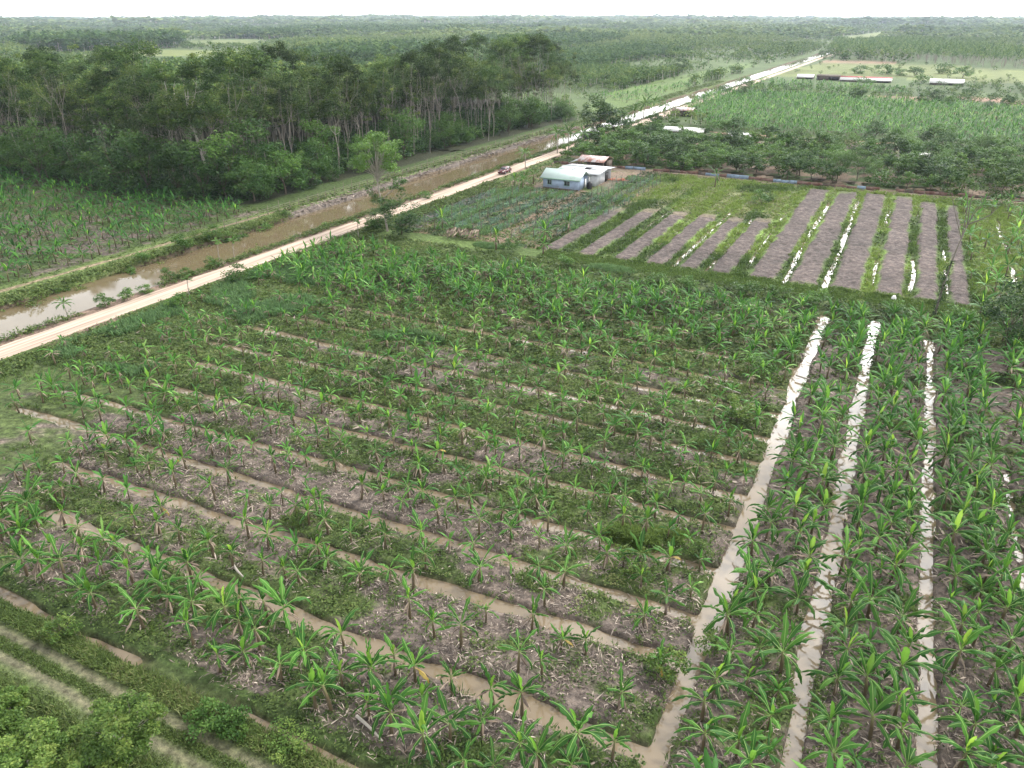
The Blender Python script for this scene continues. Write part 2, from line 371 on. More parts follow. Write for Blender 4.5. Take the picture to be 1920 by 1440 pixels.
M_BANS = tint_mat('banana_stem', [(0, (.05, .045, .025)), (.5, (.11, .085, .05)), (1, (.16, .17, .07))], .6)
M_BANO = leaf_mat('banana_old_leaf', [(0, (.22, .19, .04)), (1, (.36, .25, .06))], .25, .5)
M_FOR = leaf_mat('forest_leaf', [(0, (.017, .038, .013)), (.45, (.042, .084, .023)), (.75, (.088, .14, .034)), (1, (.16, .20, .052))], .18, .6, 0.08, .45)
M_DARK = leaf_mat('dark_leaf', [(0, (.014, .040, .013)), (.5, (.038, .090, .023)), (1, (.09, .155, .036))], .2, .5, 0.12, .25)
M_MID = leaf_mat('mid_leaf', [(0, (.026, .064, .016)), (.5, (.058, .13, .027)), (1, (.115, .20, .045))], .25, .5, 0.12, .25)
M_LIGHT = leaf_mat('light_leaf', [(0, (.035, .075, .018)), (.5, (.08, .145, .03)), (1, (.17, .23, .055))], .3, .5, 0.15, .2)
M_WEED = leaf_mat('weed_leaf', [(0, (.028, .048, .019)), (.3, (.058, .090, .030)), (.55, (.085, .132, .038)), (.8, (.13, .18, .054)), (1, (.18, .19, .085))], .2, .6, 0.08, 0)
M_GRASS = leaf_mat('grass_blade', [(0, (.040, .070, .024)), (.5, (.075, .130, .034)), (1, (.16, .235, .055))], .3, .6, 0.08, 0)
M_BLUEG = leaf_mat('blue_green_grass', [(0, (.06, .12, .055)), (.5, (.10, .185, .075)), (1, (.16, .26, .10))], .25, .6, 0.08, 0)
M_FARL = leaf_mat('far_leaf', [(0, (.025, .06, .024)), (.4, (.06, .115, .036)), (.75, (.11, .17, .05)), (1, (.18, .23, .07))], .2, .7, 0.05, 0)
M_BARK = tint_mat('pale_bark', [(0, (.10, .085, .07)), (.5, (.26, .235, .20)), (1, (.45, .42, .37))])
M_BARKD = tint_mat('dark_bark', [(0, (.05, .04, .03)), (1, (.14, .11, .085))])
M_LITTER = tint_mat('dry_litter', [(0, (.10, .08, .07)), (.5, (.25, .205, .17)), (1, (.50, .43, .36))])
M_WOOD = plain_mat('weathered_wood', (.16, .135, .11), .85, .3, 3)
M_DITCHW = water_mat('ditch_water', (.185, .145, .095), .05, .03)
M_CANALW = water_mat('canal_water', (.13, .102, .060), .04, .015)

def ground_mat():
    m, t, o = new_mat('ground_soil_and_grass'); l = t.links.new
    at = N(t, 'ShaderNodeAttribute', attribute_name='col'); g = N(t, 'ShaderNodeNewGeometry')
    def noise(s, d, r=.6):
        n = N(t, 'ShaderNodeTexNoise'); n.inputs['Scale'].default_value = s; n.inputs['Detail'].default_value = d; n.inputs['Roughness'].default_value = r
        l(g.outputs['Position'], n.inputs['Vector']); return n.outputs['Fac']
    f = noise(1.7, 8, .72); c = ramp(t, [(.32, (.30, .29, .28)), (.5, (.92, .92, .92)), (.68, (1.75, 1.7, 1.62))], f)
    mu = N(t, 'ShaderNodeMix', data_type='RGBA', blend_type='MULTIPLY'); mu.inputs['Factor'].default_value = 1
    l(at.outputs['Color'], mu.inputs['A']); l(c, mu.inputs['B'])
    f2 = noise(.06, 5, .6); c2 = ramp(t, [(.3, (.78, .80, .78)), (.7, (1.2, 1.18, 1.15))], f2)
    m2 = N(t, 'ShaderNodeMix', data_type='RGBA', blend_type='MULTIPLY'); m2.inputs['Factor'].default_value = 1
    l(mu.outputs['Result'], m2.inputs['A']); l(c2, m2.inputs['B'])
    p = N(t, 'ShaderNodeBsdfPrincipled'); l(m2.outputs['Result'], p.inputs['Base Color']); p.inputs['Roughness'].default_value = .9; p.inputs['Specular IOR Level'].default_value = .15
    b = N(t, 'ShaderNodeBump'); b.inputs['Strength'].default_value = .8; b.inputs['Distance'].default_value = .25; l(f, b.inputs['Height']); l(b.outputs[0], p.inputs['Normal'])
    l(p.outputs[0], o.inputs['Surface']); return m
M_GROUND = ground_mat()

# ------------------------------------------------------------------ how green each spot of the field is (drives soil colour and weeds alike)
def weed_cover(u, v):
    n = fbm(u * 0.16, v * 0.3, 81, 4); n2 = fbm(u * 0.5, v * 0.5, 83, 3)
    front = 0.38 + 0.36 * sstep(38, 52, v) + .12 * (v < 27) + 0.3 * sstep(-52, -68, u) + 0.15 * sstep(66, 90, v)
    brown = np.exp(-((v - 51.5) / 2.2) ** 2) * sstep(-62, -55, u) * (1 - sstep(-30, -20, u))   # one bare bed
    front = front - 0.5 * brown
    right = 0.18 + 0.12 * sstep(60, 100, v) + .5 * sstep(96, 101, v)
    base = np.where(u > -5.2, right, front)
    return np.clip(base + 1.7 * (n - 0.5) + 0.7 * (n2 - 0.5), 0, 1)
def ground_color(u, v):
    n = len(u); C = np.zeros((n, 3)); f = fbm(u * .3, v * .3, 91, 4)[:, None]; f1 = fbm(u * 1.3, v * 1.3, 95, 3)[:, None]
    G1 = np.array((.055, .085, .028)); G2 = np.array((.095, .135, .045)); LIT = np.array((.140, .115, .102)); MUD = np.array((.085, .066, .05))
    SOIL = np.array((.098, .080, .076)); RED = np.array((.26, .175, .125)); YEL = np.array((.145, .175, .062)); BR = np.array((.17, .14, .09))
    C[:] = G1 * (0.7 + .6 * f)                                            # open country
    dist = np.hypot(u, v)
    far = dist > 330
    C[far] = (np.array((.075, .112, .042)) * (.6 + .8 * fbm(u / 45, v / 45, 97, 4)[:, None]))[far]
    # detailed field
    field = (v > 21.5) & (v < 108) & (u > -84.5) & (u < 45)
    wc = weed_cover(u, v)[:, None]
    wm = sstep(.32, .62, wc)
    litc = LIT * (.7 + .6 * f1)
    c = litc * (1 - wm) + (np.array((.075, .105, .038)) * (.7 + .6 * f1)) * wm
    C[field] = c[field]
    # wet banks of ditches
    dd = np.zeros(n); nz_ = (v > 14) & (v < 195) & (u > -112) & (u < 45)
    dd[nz_] = ditch_depth(u[nz_], v[nz_]); dd = dd[:, None]
    # canal, banks, road shoulders
    band = (u > -112.5) & (u < -84.5) & (v < 520)
    C[band] = (G2 * (.6 + .8 * f))[band]
    muddy = (u > -106.5) & (u < -103.2) & (v > 112) & (v < 262); C[muddy] = (np.array((.125, .108, .097)) * (.7 + .7 * f1))[muddy]
    pa = np.abs(u + 110.3 - 1.2 * (vnoise(v * .05, v * 0, 5) - .5)) < 0.5; pa &= (v < 118); C[pa] = np.array((.2, .165, .11))
    sh = (u > -92.4) & (u < -85.4) & (v < 520)
    rs = sstep(.35, .6, f + .25 * ((u[:, None] < -90))); C[sh] = (np.array((.20, .145, .115)) * rs + G2 * (.8) * (1 - rs))[sh]
    # left plot
    lp = (u < -112.5) & (u > -230) & (v < 113) & (v > 20); q = sstep(.42, .6, f); C[lp] = (LIT * .9 * (1 - q) + G1 * 1.2 * q)[lp]
    # farm track
    tk = (v > 14.8) & (v < 19.8) & (u < -8)
    vv = v + 0.35 * (vnoise(u * .15, u * 0, 3) - .5)
    rut = .8 * np.maximum(np.exp(-((vv - 18.2) / .34) ** 2), np.exp(-((vv - 16.8) / .34) ** 2))[:, None] * (.55 + .7 * f)
    rut = np.clip(rut, 0, 1)
    C[tk] = (np.array((.19, .165, .125)) * rut + np.array((.105, .14, .055)) * (.7 + .6 * f) * (1 - rut))[tk]
    # grass path at the back of the banana field
    gp = (v > 108.5) & (v < 113.2) & (u > -84) & (u < 30); C[gp] = (np.array((.085, .13, .04)) * (.75 + .5 * f))[gp]
    # ploughed field
    pf = (v >= 113.2) & (v < 189) & (u > -84) & (u < 40)
    edge = 0.5 * (f - .5)
    yel = sstep(.45, .62, fbm(u * .12, v * .06, 99, 3)[:, None] + .12 * (v[:, None] > 150))
    C[pf] = ((np.array((.07, .115, .03)) * (1 - yel) + np.array((.125, .20, .04)) * yel) * (.75 + .5 * f))[pf]
    tre = pf & (u < -51) & (v < 181); q = sstep(.40, .62, f + .2 * np.sin(u * 1.1)[:, None]); C[tre] = (np.array((.14, .115, .07)) * (1 - q) + np.array((.055, .10, .04)) * q)[tre]
    for uc, a, b, hw in SOILB:
        m = pf & (np.abs(u - uc) < hw + 1.2)
        if not m.any(): continue
        k = (1 - sstep(hw - .25, hw + .3, np.abs(u[m] - uc) + 1.5 * (f[m, 0] - .5))) * sstep(a - .8, a + .8, v[m] + 3 * (f[m, 0] - .5)) * (1 - sstep(b - 3, b + 3, v[m] + 8 * (f[m, 0] - .5)))
        C[m] = C[m] * (1 - k[:, None]) + SOIL * (.6 + .8 * f1[m]) * (.8 + .4 * fbm(u[m] * .1, v[m] * .1, 96, 3)[:, None]) * k[:, None]
    for uc, a, b, hw in SOILB:
        if b > 160: continue
        m = pf & (np.abs(u - uc) < hw + 1.2) & (v > b - 4)
        k = .55 * (1 - sstep(hw - .3, hw + .4, np.abs(u[m] - uc) + .9 * (f[m, 0] - .5))) * (1 - sstep(174, 181, v[m] + 8 * (f[m, 0] - .5)))
        C[m] = C[m] * (1 - k[:, None]) + np.array((.165, .14, .09)) * (.72 + .56 * f1[m]) * k[:, None]
    rp_ = pf & (np.abs(u + 61 + (v - 115) * .03) < 1.6) & (v < 165); C[rp_] = (np.array((.2, .145, .105)) * (.8 + .4 * f1))[rp_]
    rp_ = pf & (np.abs(u + 50.6) < 1.0) & (v > 150) & (v < 176); C[rp_] = (np.array((.26, .17, .10)) * (.7 + .6 * f1))[rp_]
    lm = pf & (u < -77.5) & (v > 116) & (v < 150); C[lm] = (SOIL * (.7 + .6 * f1))[lm]
    yard = (u > -84) & (u < -56) & (v > 158) & (v < 192); q = sstep(.4, .6, f); C[yard] = (np.array((.19, .145, .11)) * (1 - q) + G2 * .8 * q)[yard]
    fr = (v > 187.5) & (v < 193.5) & (u > -84) & (u < 30); C[fr] = (np.array((.15, .12, .09)) * (.7 + .6 * f))[fr]
    oc = inpoly(u, v, Z_ORCH) & (v > 193.5); q = sstep(.42, .6, f); C[oc] = (np.array((.16, .12, .09)) * (1 - q) + G1 * q)[oc]
    C = C * (1 - np.clip(dd * 1.4, 0, 1)) + MUD * np.clip(dd * 1.4, 0, 1)
    incan = np.abs(u - CAN_U) < CAN_HW + .3; C[incan] = np.array((.11, .085, .06))
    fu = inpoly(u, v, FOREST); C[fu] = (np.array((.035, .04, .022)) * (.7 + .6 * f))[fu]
    gl = inpoly(u, v, Z_GRASSLAND); C[gl] = (np.array((.105, .16, .05)) * (.7 + .6 * f))[gl]
    for p in Z_BRIGHT:
        m = inpoly(u, v, p); C[m] = (YEL * (.6 + .8 * fbm(u / 22, v / 9, 98, 4)[:, None]))[m]
    for p in Z_REDSTRIP:
        m = inpoly(u, v, p); C[m] = (RED * (.8 + .4 * f))[m]
    return C

# ------------------------------------------------------------------ ground, water, road
def axis(spec, lo, hi, g):
    a = []
    for x0, x1, st in spec: a += list(np.arange(x0, x1, st))
    a.append(spec[-1][1])
    s = spec[-1][2]; x = a[-1]
    while x < hi: s *= g; x += s; a.append(x)
    s = spec[0][2]; x = a[0]; pre = []
    while x > lo: s *= g; x -= s; pre.append(x)
    return np.array(pre[::-1] + a)
ua = axis([(-230, -112, 1.2), (-112, -84, .4), (-84, -62, .36), (-62, 24, .27), (24, 90, 1.2)], -9500, 2700, 1.12)
va = axis([(10, 62, .25), (62, 116, .36), (116, 190, .42), (190, 200, .8), (195, 330, 1.5)], -60, 9500, 1.1)
UU, VV = np.meshgrid(ua, va); uf, vf = UU.ravel(), VV.ravel()
zf = height(uf, vf); nu, nv = len(ua), len(va)
ii = np.arange(nv - 1)[:, None] * nu + np.arange(nu - 1)[None]
Fg = np.stack([ii, ii + 1, ii + nu + 1, ii + nu], 2).reshape(-1, 4)
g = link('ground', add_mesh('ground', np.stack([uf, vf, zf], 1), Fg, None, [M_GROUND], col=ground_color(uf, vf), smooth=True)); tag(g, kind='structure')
def sheet(name, mat, u0, u1, v0, v1, z, n=1):
    vs = np.linspace(v0, v1, n + 1); V = np.array([(a, b, z) for b in vs for a in (u0, u1)])
    F = [(2 * i, 2 * i + 1, 2 * i + 3, 2 * i + 2) for i in range(n)]
    return tag(link(name, add_mesh(name, V, F, None, [mat])), kind='structure')
sheet('ditch_water', M_DITCHW, -84, 45, 15.5, 186, WAT_Z)
sheet('canal_water', M_CANALW, CAN_U - CAN_HW - 1.2, CAN_U + CAN_HW + 1.2, -40, 1500, CAN_Z, 8)
def strip(name, mat, uc, hw, v0, v1, z, step, seed):
    vs = np.concatenate([np.arange(v0, min(v1, 400), step), np.arange(400, v1, 20)]) if v1 > 400 else np.arange(v0, v1, step)
    q = np.array([-1, -.5, 0, .5, 1.0]); V = []
    for k, v in enumerate(vs):
        wl = .35 * (vnoise(np.array([v * .25]), np.array([1.0]), seed)[0] - .5); wr = .35 * (vnoise(np.array([v * .25]), np.array([9.0]), seed)[0] - .5)
        s = .5 * (vnoise(np.array([v * .03]), np.array([4.0]), seed)[0] - .5)
        for x in q: V.append((uc + s + x * hw + (wl if x < 0 else wr) * abs(x), v, z + .03 * (1 - abs(x))))
    F = [(5 * i + j, 5 * i + j + 1, 5 * i + j + 6, 5 * i + j + 5) for i in range(len(vs) - 1) for j in range(4)]
    return tag(link(name, add_mesh(name, V, F, None, [mat], smooth=True)), kind='structure')
def road_mat():
    m, t, o = new_mat('sandy_road'); l = t.links.new
    g = N(t, 'ShaderNodeNewGeometry'); sx = N(t, 'ShaderNodeSeparateXYZ'); l(g.outputs['Position'], sx.inputs[0])
    mp = N(t, 'ShaderNodeMapping'); mp.inputs['Scale'].default_value = (2.0, .045, 1); l(g.outputs['Position'], mp.inputs[0])
    n = N(t, 'ShaderNodeTexNoise'); n.inputs['Scale'].default_value = 1.0; n.inputs['Detail'].default_value = 6; l(mp.outputs[0], n.inputs['Vector'])
    c = ramp(t, [(.36, (.22, .165, .125)), (.48, (.39, .30, .235)), (.64, (.47, .38, .30))], n.outputs['Fac'])
    p = N(t, 'ShaderNodeBsdfPrincipled'); p.inputs['Roughness'].default_value = .95; l(c, p.inputs['Base Color']); l(p.outputs[0], o.inputs['Surface']); return m
M_ROAD = road_mat()
strip('road', M_ROAD, ROAD_U, ROAD_HW, -30, 1400, 0.315, 1.5, 13)

# ------------------------------------------------------------------ banana plants
def leaf_strip(mb, rng, base, az, el, Ln, Wd, droop, seg, fold, t0, m=0, rib=True, ragged=.25):
    """one banana leaf: arching midrib with two drooping halves, edges torn"""
    ts = np.linspace(0, 1, seg + 1); ang = el - droop * ts ** 1.25
    st = Ln / seg; dx = np.cos(ang) * st; dz = np.sin(ang) * st
    x = np.concatenate([[0], np.cumsum(dx[:-1])]); z = np.concatenate([[0], np.cumsum(dz[:-1])])
    wig = rng.normal(0, .05) * ts ** 2 * Ln
    ca, sa = math.cos(az), math.sin(az)
    mid = np.stack([x * ca - wig * sa, x * sa + wig * ca, z], 1) + base
    prof = np.clip(np.sin(np.pi * np.clip((ts - .10) / .93, 0, 1)), 0, 1) ** .55; prof[0] = .06; prof[-1] = .05
    tear = np.where(rng.random((2, seg + 1)) < (0 if ragged < .1 else .22 if seg > 6 else .1), rng.uniform(.25, .6, (2, seg + 1)), 1.0)
    side = np.array([-sa, ca, 0]); upv = np.stack([-np.sin(ang) * ca, -np.sin(ang) * sa, np.cos(ang)], 1)
    wl = Wd * .5 * prof * tear[0] * rng.uniform(1 - ragged, 1.05, seg + 1); wr = Wd * .5 * prof * tear[1] * rng.uniform(1 - ragged, 1.05, seg + 1)
    fl = fold + rng.normal(0, .18, seg + 1); fr = fold + rng.normal(0, .18, seg + 1)
    Lf = mid + (side * np.cos(fl)[:, None] - upv * np.sin(fl)[:, None]) * wl[:, None]
    Rt = mid - (side * np.cos(fr)[:, None] + upv * np.sin(fr)[:, None]) * wr[:, None]
    V = np.concatenate([Lf, mid, Rt]); n = seg + 1
    F = [(i, i + 1, n + i + 1, n + i) for i in range(seg)] + [(n + i, n + i + 1, 2 * n + i + 1, 2 * n + i) for i in range(seg)]
    t = np.concatenate([np.full(n, t0), np.full(n, t0 + .08), np.full(n, t0 - .05)])
    mb.add(V, F, np.clip(t, 0, .86), m)
    if rib:
        up = mid + upv * .012; q = np.linspace(.024, .008, n)[:, None]
        V = np.concatenate([up + side * q, up - side * q]); mb.add(V, [(i, i + 1, n + i + 1, n + i) for i in range(seg)], .97, m)
def banana(rng, style, lod):
    """returns dict of MB: pseudostem, leaves, young_leaf, dead_leaves"""
    lush = style == 'lush'
    H = rng.uniform(1.35, 1.75) if lush else rng.uniform(1.5, 2.1)
    seg = {0: 11, 1: 4, 2: 3}[lod]; k = 6 if lod == 0 else 4
    st, lv, yl, dl = MB(), MB(), MB(), MB()
    lean = rng.normal(0, .10, 2) * (1 if lush else 1.5)
    top = np.array([lean[0], lean[1], H])
    st.tube([(0, 0, -.15), (lean[0] * .4, lean[1] * .4, H * .5), top], [.13, .10, .065], k, np.repeat([.15, .45, .9], k))
    nL = int(rng.integers(9, 14)) if lush else int(rng.integers(6, 10))
    if lod == 2: nL = 8 if lush else 6
    a0 = rng.uniform(0, 6.28)
    for i in range(nL):
        f = i / nL
        az = a0 + i * 2.4 + rng.normal(0, .45)
        el = R(60 if lod == 2 else 74) * (1 - f) + R(2) * f + rng.normal(0, .2); dr = R(42) + R(48) * f + rng.normal(0, .28) + (R(55) if rng.random() < .16 else 0)
        Ln = (rng.uniform(1.8, 2.7) if lush else rng.uniform(1.25, 2.1)) * (1 - .15 * f); Wd = rng.uniform(.38, .52) if lush else rng.uniform(.32, .46)
        if lod == 2: Wd *= 1.15
        old = (not lush) and f > .8 and rng.random() < .07
        leaf_strip(lv, rng, top + (0, 0, -.15 * f), az, el, Ln, Wd, dr, seg, .30 + .25 * f, rng.uniform(.2, .75), 1 if old else 0, lod == 0, .45)
    r = rng.random()
    if r < (.32 if lod == 2 else .66 if lush else .58):
        leaf_strip(yl, rng, top - (0, 0, .1), rng.uniform(0, 6.28), R(rng.uniform(74, 88)), (rng.uniform(1.25, 1.9) if lush else rng.uniform(.9, 1.5)) * (.75 if lod == 2 else 1), rng.uniform(.34, .48) * (1.1 if lod == 2 else 1), R(rng.uniform(2, 16)), max(2, seg - 2), -.55, rng.uniform(.2, .9), 0, False, .08)
    nd = int(rng.integers(2, 5)) if lush else int(rng.integers(4, 9))
    if lod == 2: nd = 2
    for i in range(nd):
        leaf_strip(dl, rng, top - (0, 0, rng.uniform(.05, .4)), rng.uniform(0, 6.28), R(rng.uniform(-45, 10)), rng.uniform(.8, 1.5), rng.uniform(.14, .3), R(rng.uniform(40, 80)), max(2, seg // 2), .7, rng.uniform(.1, .9), 0, False, .5)
    return dict(pseudostem=st, leaves=lv, young_leaf=yl, dead_leaves=dl)
BMATS = dict(pseudostem=[M_BANS], leaves=[M_BAN, M_BANO], young_leaf=[M_BANY], dead_leaves=[M_BAND])
BPROTO = {}
brng = np.random.default_rng(5)
for style in ('lush', 'thin'):
    BPROTO[style] = []
    for i in range(14):
        d = banana(brng, style, 0)
        BPROTO[style].append({k: m.mesh('banana_' + k, BMATS[k]) for k, m in d.items() if m.n})
ALLB = [M_BANS, M_BAN, M_BANO, M_BANY, M_BAND]
def banana_arrays(style, lod, n, seed):
    rng = np.random.default_rng(seed); out = []
    for i in range(n):
        d = banana(rng, style, lod); mb = MB()
        for kname, base in (('pseudostem', 0), ('leaves', 1), ('young_leaf', 3), ('dead_leaves', 4)):
            if d[kname].n:
                V, F, T, M = d[kname].arrays(); mb.add(V, F, T); mb.M[-1] = M + base
        out.append(mb.arrays())
    return out
# where they stand: u, v, style, scale, place key, place words
PL = []
prng = np.random.default_rng(21)
for k in range(len(LONG) - 1):                                        # right: long beds running away from the camera
    ua_, ub_ = LONG[k][0] + .75, LONG[k + 1][0] - .75
    words = ('first and second', 'second and third', 'third and fourth', 'fourth and fifth', 'fifth and last')[k]
    for row in range(3):
        v = 19.0 + prng.uniform(0, 1)
        while v < 103:
            uu = ua_ + (ub_ - ua_) * (row + .5) / 3 + prng.normal(0, .35)
            dens = .97 if k else (.76 if row == 1 else .86)
            if prng.random() < dens and uu < 40:
                PL.append((uu, v + prng.normal(0, .35), 'lush', prng.choice([.5, .74, .88, .97, 1.06], p=[.1, .2, .3, .25, .15]), 'L%d%d' % (k, row), (words, row)))
            v += prng.uniform(1.9, 2.7)
edges = [20.9] + [None] * len(CROSS)
for b in range(len(CROSS)):                                           # front: beds running across
    for row in range(2 if b else 3):
        u = -6.8 - prng.uniform(0, 2)
        while u > -83:
            lo = (21.6 if b == 0 else float(cross_v(b - 1, u)) + .5); hi = float(cross_v(b, u)) - .5
            if hi > 86: break
            fr = (row + .5) / (2 if b else 3)
            vv = lo + (hi - lo) * fr + prng.normal(0, .35)
            lim = -76 if b < 8 else -72
            keep = (1.05 if b > 2 else .8) * (.55 + .9 * vnoise(np.array([u * .12]), np.array([vv * .12]), 55)[0])
            if u < lim: keep *= .35
            if prng.random() < keep:
                PL.append((u + prng.normal(0, .4), vv, 'thin' if prng.random() < (.55 if b == 0 else .9) else 'lush', prng.uniform(.55, .88) + (.15 if b == 0 else .05 if b < 3 else 0), 'C%d%d' % (b, row), (b, row)))
            u -= prng.uniform(1.5, 2.7) if b else prng.uniform(1.5, 2.4)
n_near = len(PL)
for u in np.arange(-83.5, 16, 1.55):                                  # dense hedge of bananas along the back path
    for v in np.arange(80, 100.5, 1.6):
        if u > -5.5: continue
        uu, vv = u + prng.normal(0, .6), v + prng.normal(0, .6)
        e = float(sstep(81, 88, vv + 3 * (vnoise(np.array([uu * .1]), np.array([0.0]), 5)[0] - .5) + (4 if uu < -60 else 0)))
        if prng.random() < .22 + .6 * e: PL.append((uu, vv, 'thin' if prng.random() < .5 else 'lush', prng.uniform(.6, .92), 'H', None))
for u in np.arange(12.8, 26, 2.6):                                     # bananas beside the ploughed plot
    for v in np.arange(106, 186, 2.7):
        if prng.random() < .62: PL.append((u + prng.normal(0, .6), v + prng.normal(0, .7), 'lush' if prng.random() < .5 else 'thin', prng.uniform(.7, 1.15), 'S', None))
for u in np.arange(-215, -112.5, 2.1):                                # plot beyond the canal
    for v in np.arange(40, 112, 2.1):
        uu, vv = u + prng.normal(0, .6), v + prng.normal(0, .6)
        if prng.random() < .85 * (.5 + vnoise(np.array([uu * .1]), np.array([vv * .1]), 15)[0]): PL.append((uu, vv, 'lush' if prng.random() < .6 else 'thin', prng.uniform(.65, 1.05), 'W', None))
P_ = np.array([(p[0], p[1]) for p in PL]); PS = np.array([p[3] for p in PL])
vis = inview(P_[:, 0], P_[:, 1], 1.5, 10); wide = inview(P_[:, 0], P_[:, 1], 1.5, 420)
dry = ditch_depth(P_[:, 0], P_[:, 1]) < .25; ok = wide & dry
dcam = np.hypot(np.hypot(P_[:, 0], P_[:, 1]), CAM_H)
xx, yy, dd_ = project(P_[:, 0], P_[:, 1], 1.0)
inner = inview(P_[:, 0], P_[:, 1], 1.4, 25) & ok
size = PS / dcam
order_ = [i for i in np.argsort(-size) if inner[i]]
IND = set(order_[:300])
rank = {}
for key in sorted({p[4] for p in PL}):
    ix = [i for i in range(len(PL)) if PL[i][4] == key and inner[i]]
    ix.sort(key=(lambda i: PL[i][1]) if key[0] == 'L' else (lambda i: -PL[i][0]))
    for q, i in enumerate(ix): rank[i] = q + 1
PZ = height(P_[:, 0], P_[:, 1])
ROWN = (('on its ditch side', 'along the middle', 'on its far side'))
for i in sorted(IND, key=lambda i: dcam[i]):
    u, v, style, s, key, wd = PL[i]
    pr = BPROTO[style][int(brng.integers(0, 14))]
    size_w = 'small' if s < .72 else ('big' if s > 1.02 else ('leafy' if style == 'lush' else 'thin'))
    y_w = 'lime young leaf' if 'young_leaf' in pr else 'dark open leaves'
    if key[0] == 'L':
        side = ('left', 'middle', 'right')[wd[1]]
        lab = '%s banana with %s, %s up %s row between %s long ditches' % (size_w, y_w, nth(rank[i]), side, wd[0])
        grp = 'lush banana plants on the beds between long ditches'
    elif wd is None:
        lab = '%s banana with %s, %s from right in the dense hedge' % (size_w, y_w, nth(rank[i])); grp = 'banana plants of the dense hedge'
    else:
        b, row = wd
        rw = ('front', 'back')[row] if b else ('front', 'middle', 'back')[row]
        place = 'bed beside the farm track' if b == 0 else 'bed behind %s cross ditch' % nth(b)
        lab = '%s banana with %s, %s from right, %s row, %s' % (size_w, y_w, nth(rank[i]), rw, place)
        grp = 'banana plants on the beds between cross ditches'
    root = tag(link('banana_plant', None, None, (u, v, PZ[i]), brng.uniform(0, 6.28), s), lab, 'banana plant', grp)
    for kname, me in pr.items(): link(kname, me, root)
rest = np.array([i for i in range(len(PL)) if ok[i] and i not in IND])
def merged(name, sets, mats, label=None, cat=None, smooth=False):
    Vs, Fs, Ts, Ms, off = [], [], [], [], 0
    for V, F, T, M in sets:
        Vs.append(V); Fs.append(F + off); Ts.append(T); Ms.append(M); off += len(V)
    me = add_mesh(name, np.concatenate(Vs), np.concatenate(Fs), None, mats, np.concatenate(Ms), None, np.concatenate(Ts), None, smooth)
    o = link(name, me); tag(o, label, cat, None, 'stuff'); return o
srng = np.random.default_rng(77); sets = []
for style in ('lush', 'thin'):
    for lod, lo, hi in ((1, 0, 130), (2, 130, 999)):
        ix = np.array([i for i in rest if PL[i][2] == style and lo <= dcam[i] < hi])
        if len(ix): sets.append(scatter(banana_arrays(style, lod, 8, 31 + lod), np.stack([P_[ix, 0], P_[ix, 1], PZ[ix]], 1), srng.uniform(0, 6.28, len(ix)), PS[ix], srng, .4, None, np.array([-.2 if PL[i][4] == 'W' else 0.0 for i in ix])))
# far plantations
def grid_pts(poly, step, keep, jit, rng, m=80):
    a = np.array(poly); us = np.arange(a[:, 0].min(), a[:, 0].max(), step); vs = np.arange(a[:, 1].min(), a[:, 1].max(), step)
    U, V = np.meshgrid(us, vs); U = U.ravel() + rng.normal(0, jit, U.size); V = V.ravel() + rng.normal(0, jit, V.size)
    k = inpoly(U, V, poly) & inview(U, V, 2, m) & (rng.random(U.size) < keep); return U[k], V[k]
for poly, step, keep in ((Z_BANFAR, 2.3, .9), (poly_px([(1430, 150), (1700, 168), (1700, 180), (1400, 172)]), 3.2, .7), (poly_px([(1210, 168), (1330, 150), (1300, 165), (1180, 195), (1100, 185)]), 3, .35),
                         (poly_px([(440, 165), (640, 170), (900, 125), (980, 100), (700, 95), (520, 110)]), 4.5, .8)):
    U, V = grid_pts(poly, step, keep, .6, srng)
    sets.append(scatter(banana_arrays('lush', 2, 5, 41), np.stack([U, V, height(U, V)], 1), srng.uniform(0, 6.28, len(U)), srng.uniform(.6, .95, len(U)) * (1.35 if step > 4 else 1), srng, .6))
merged('banana_plantation', sets, ALLB, 'banana plants in the farther beds and plots, too many to count')

# ------------------------------------------------------------------ ground cover
wr = np.random.default_rng(101)
def pts_in(u0, u1, v0, v1, n, m=70):
    U = wr.uniform(u0, u1, n); V = wr.uniform(v0, v1, n); k = inview(U, V, 0, m); return U[k], V[k]
def w_leafpatch(U, V, per, rad, ln, hgt, t, tv=.18, up=.6):
    """low weed mats: several leaves round each point, domed"""
    n = len(U); C = np.repeat(np.stack([U, V, height(U, V)], 1), per, 0); q = len(C)
    rr = np.repeat(np.broadcast_to(rad, (n,)), per); hh = np.repeat(np.broadcast_to(hgt, (n,)), per)
    a = wr.uniform(0, 6.28, q); r = np.sqrt(wr.random(q)); C[:, 0] += np.cos(a) * r * rr; C[:, 1] += np.sin(a) * r * rr
    C[:, 2] += hh * np.sqrt(np.clip(1 - r * r * .85, 0, 1)) * wr.uniform(.45, 1.05, q)
    l = ln * wr.uniform(.6, 1.4, q); Vv, F = diamonds(C, l, l * .55, wr, up)
    T = np.repeat(np.clip(np.repeat(np.broadcast_to(t, (n,)), per) + wr.normal(0, tv, q), 0, 1), 4)
    return Vv, F, T, np.zeros(len(F), int)
def w_tufts(U, V, per, rad, hgt, wid, lean, t, tv=.15):
    n = len(U); C = np.repeat(np.stack([U, V, height(U, V) - .03], 1), per, 0); q = len(C)
    rr = np.repeat(np.broadcast_to(rad, (n,)), per); hh = np.repeat(np.broadcast_to(hgt, (n,)), per)
    C[:, :2] += wr.normal(0, .5, (q, 2)) * rr[:, None]
    Vv, F = blades(C, hh * wr.uniform(.6, 1.2, q), wid * wr.uniform(.7, 1.4, q), lean, wr)
    T = np.repeat(np.clip(np.repeat(np.broadcast_to(t, (n,)), per) + wr.normal(0, tv, q), 0, 1), 4)
    return Vv, F, T, np.zeros(len(F), int)
sets = []
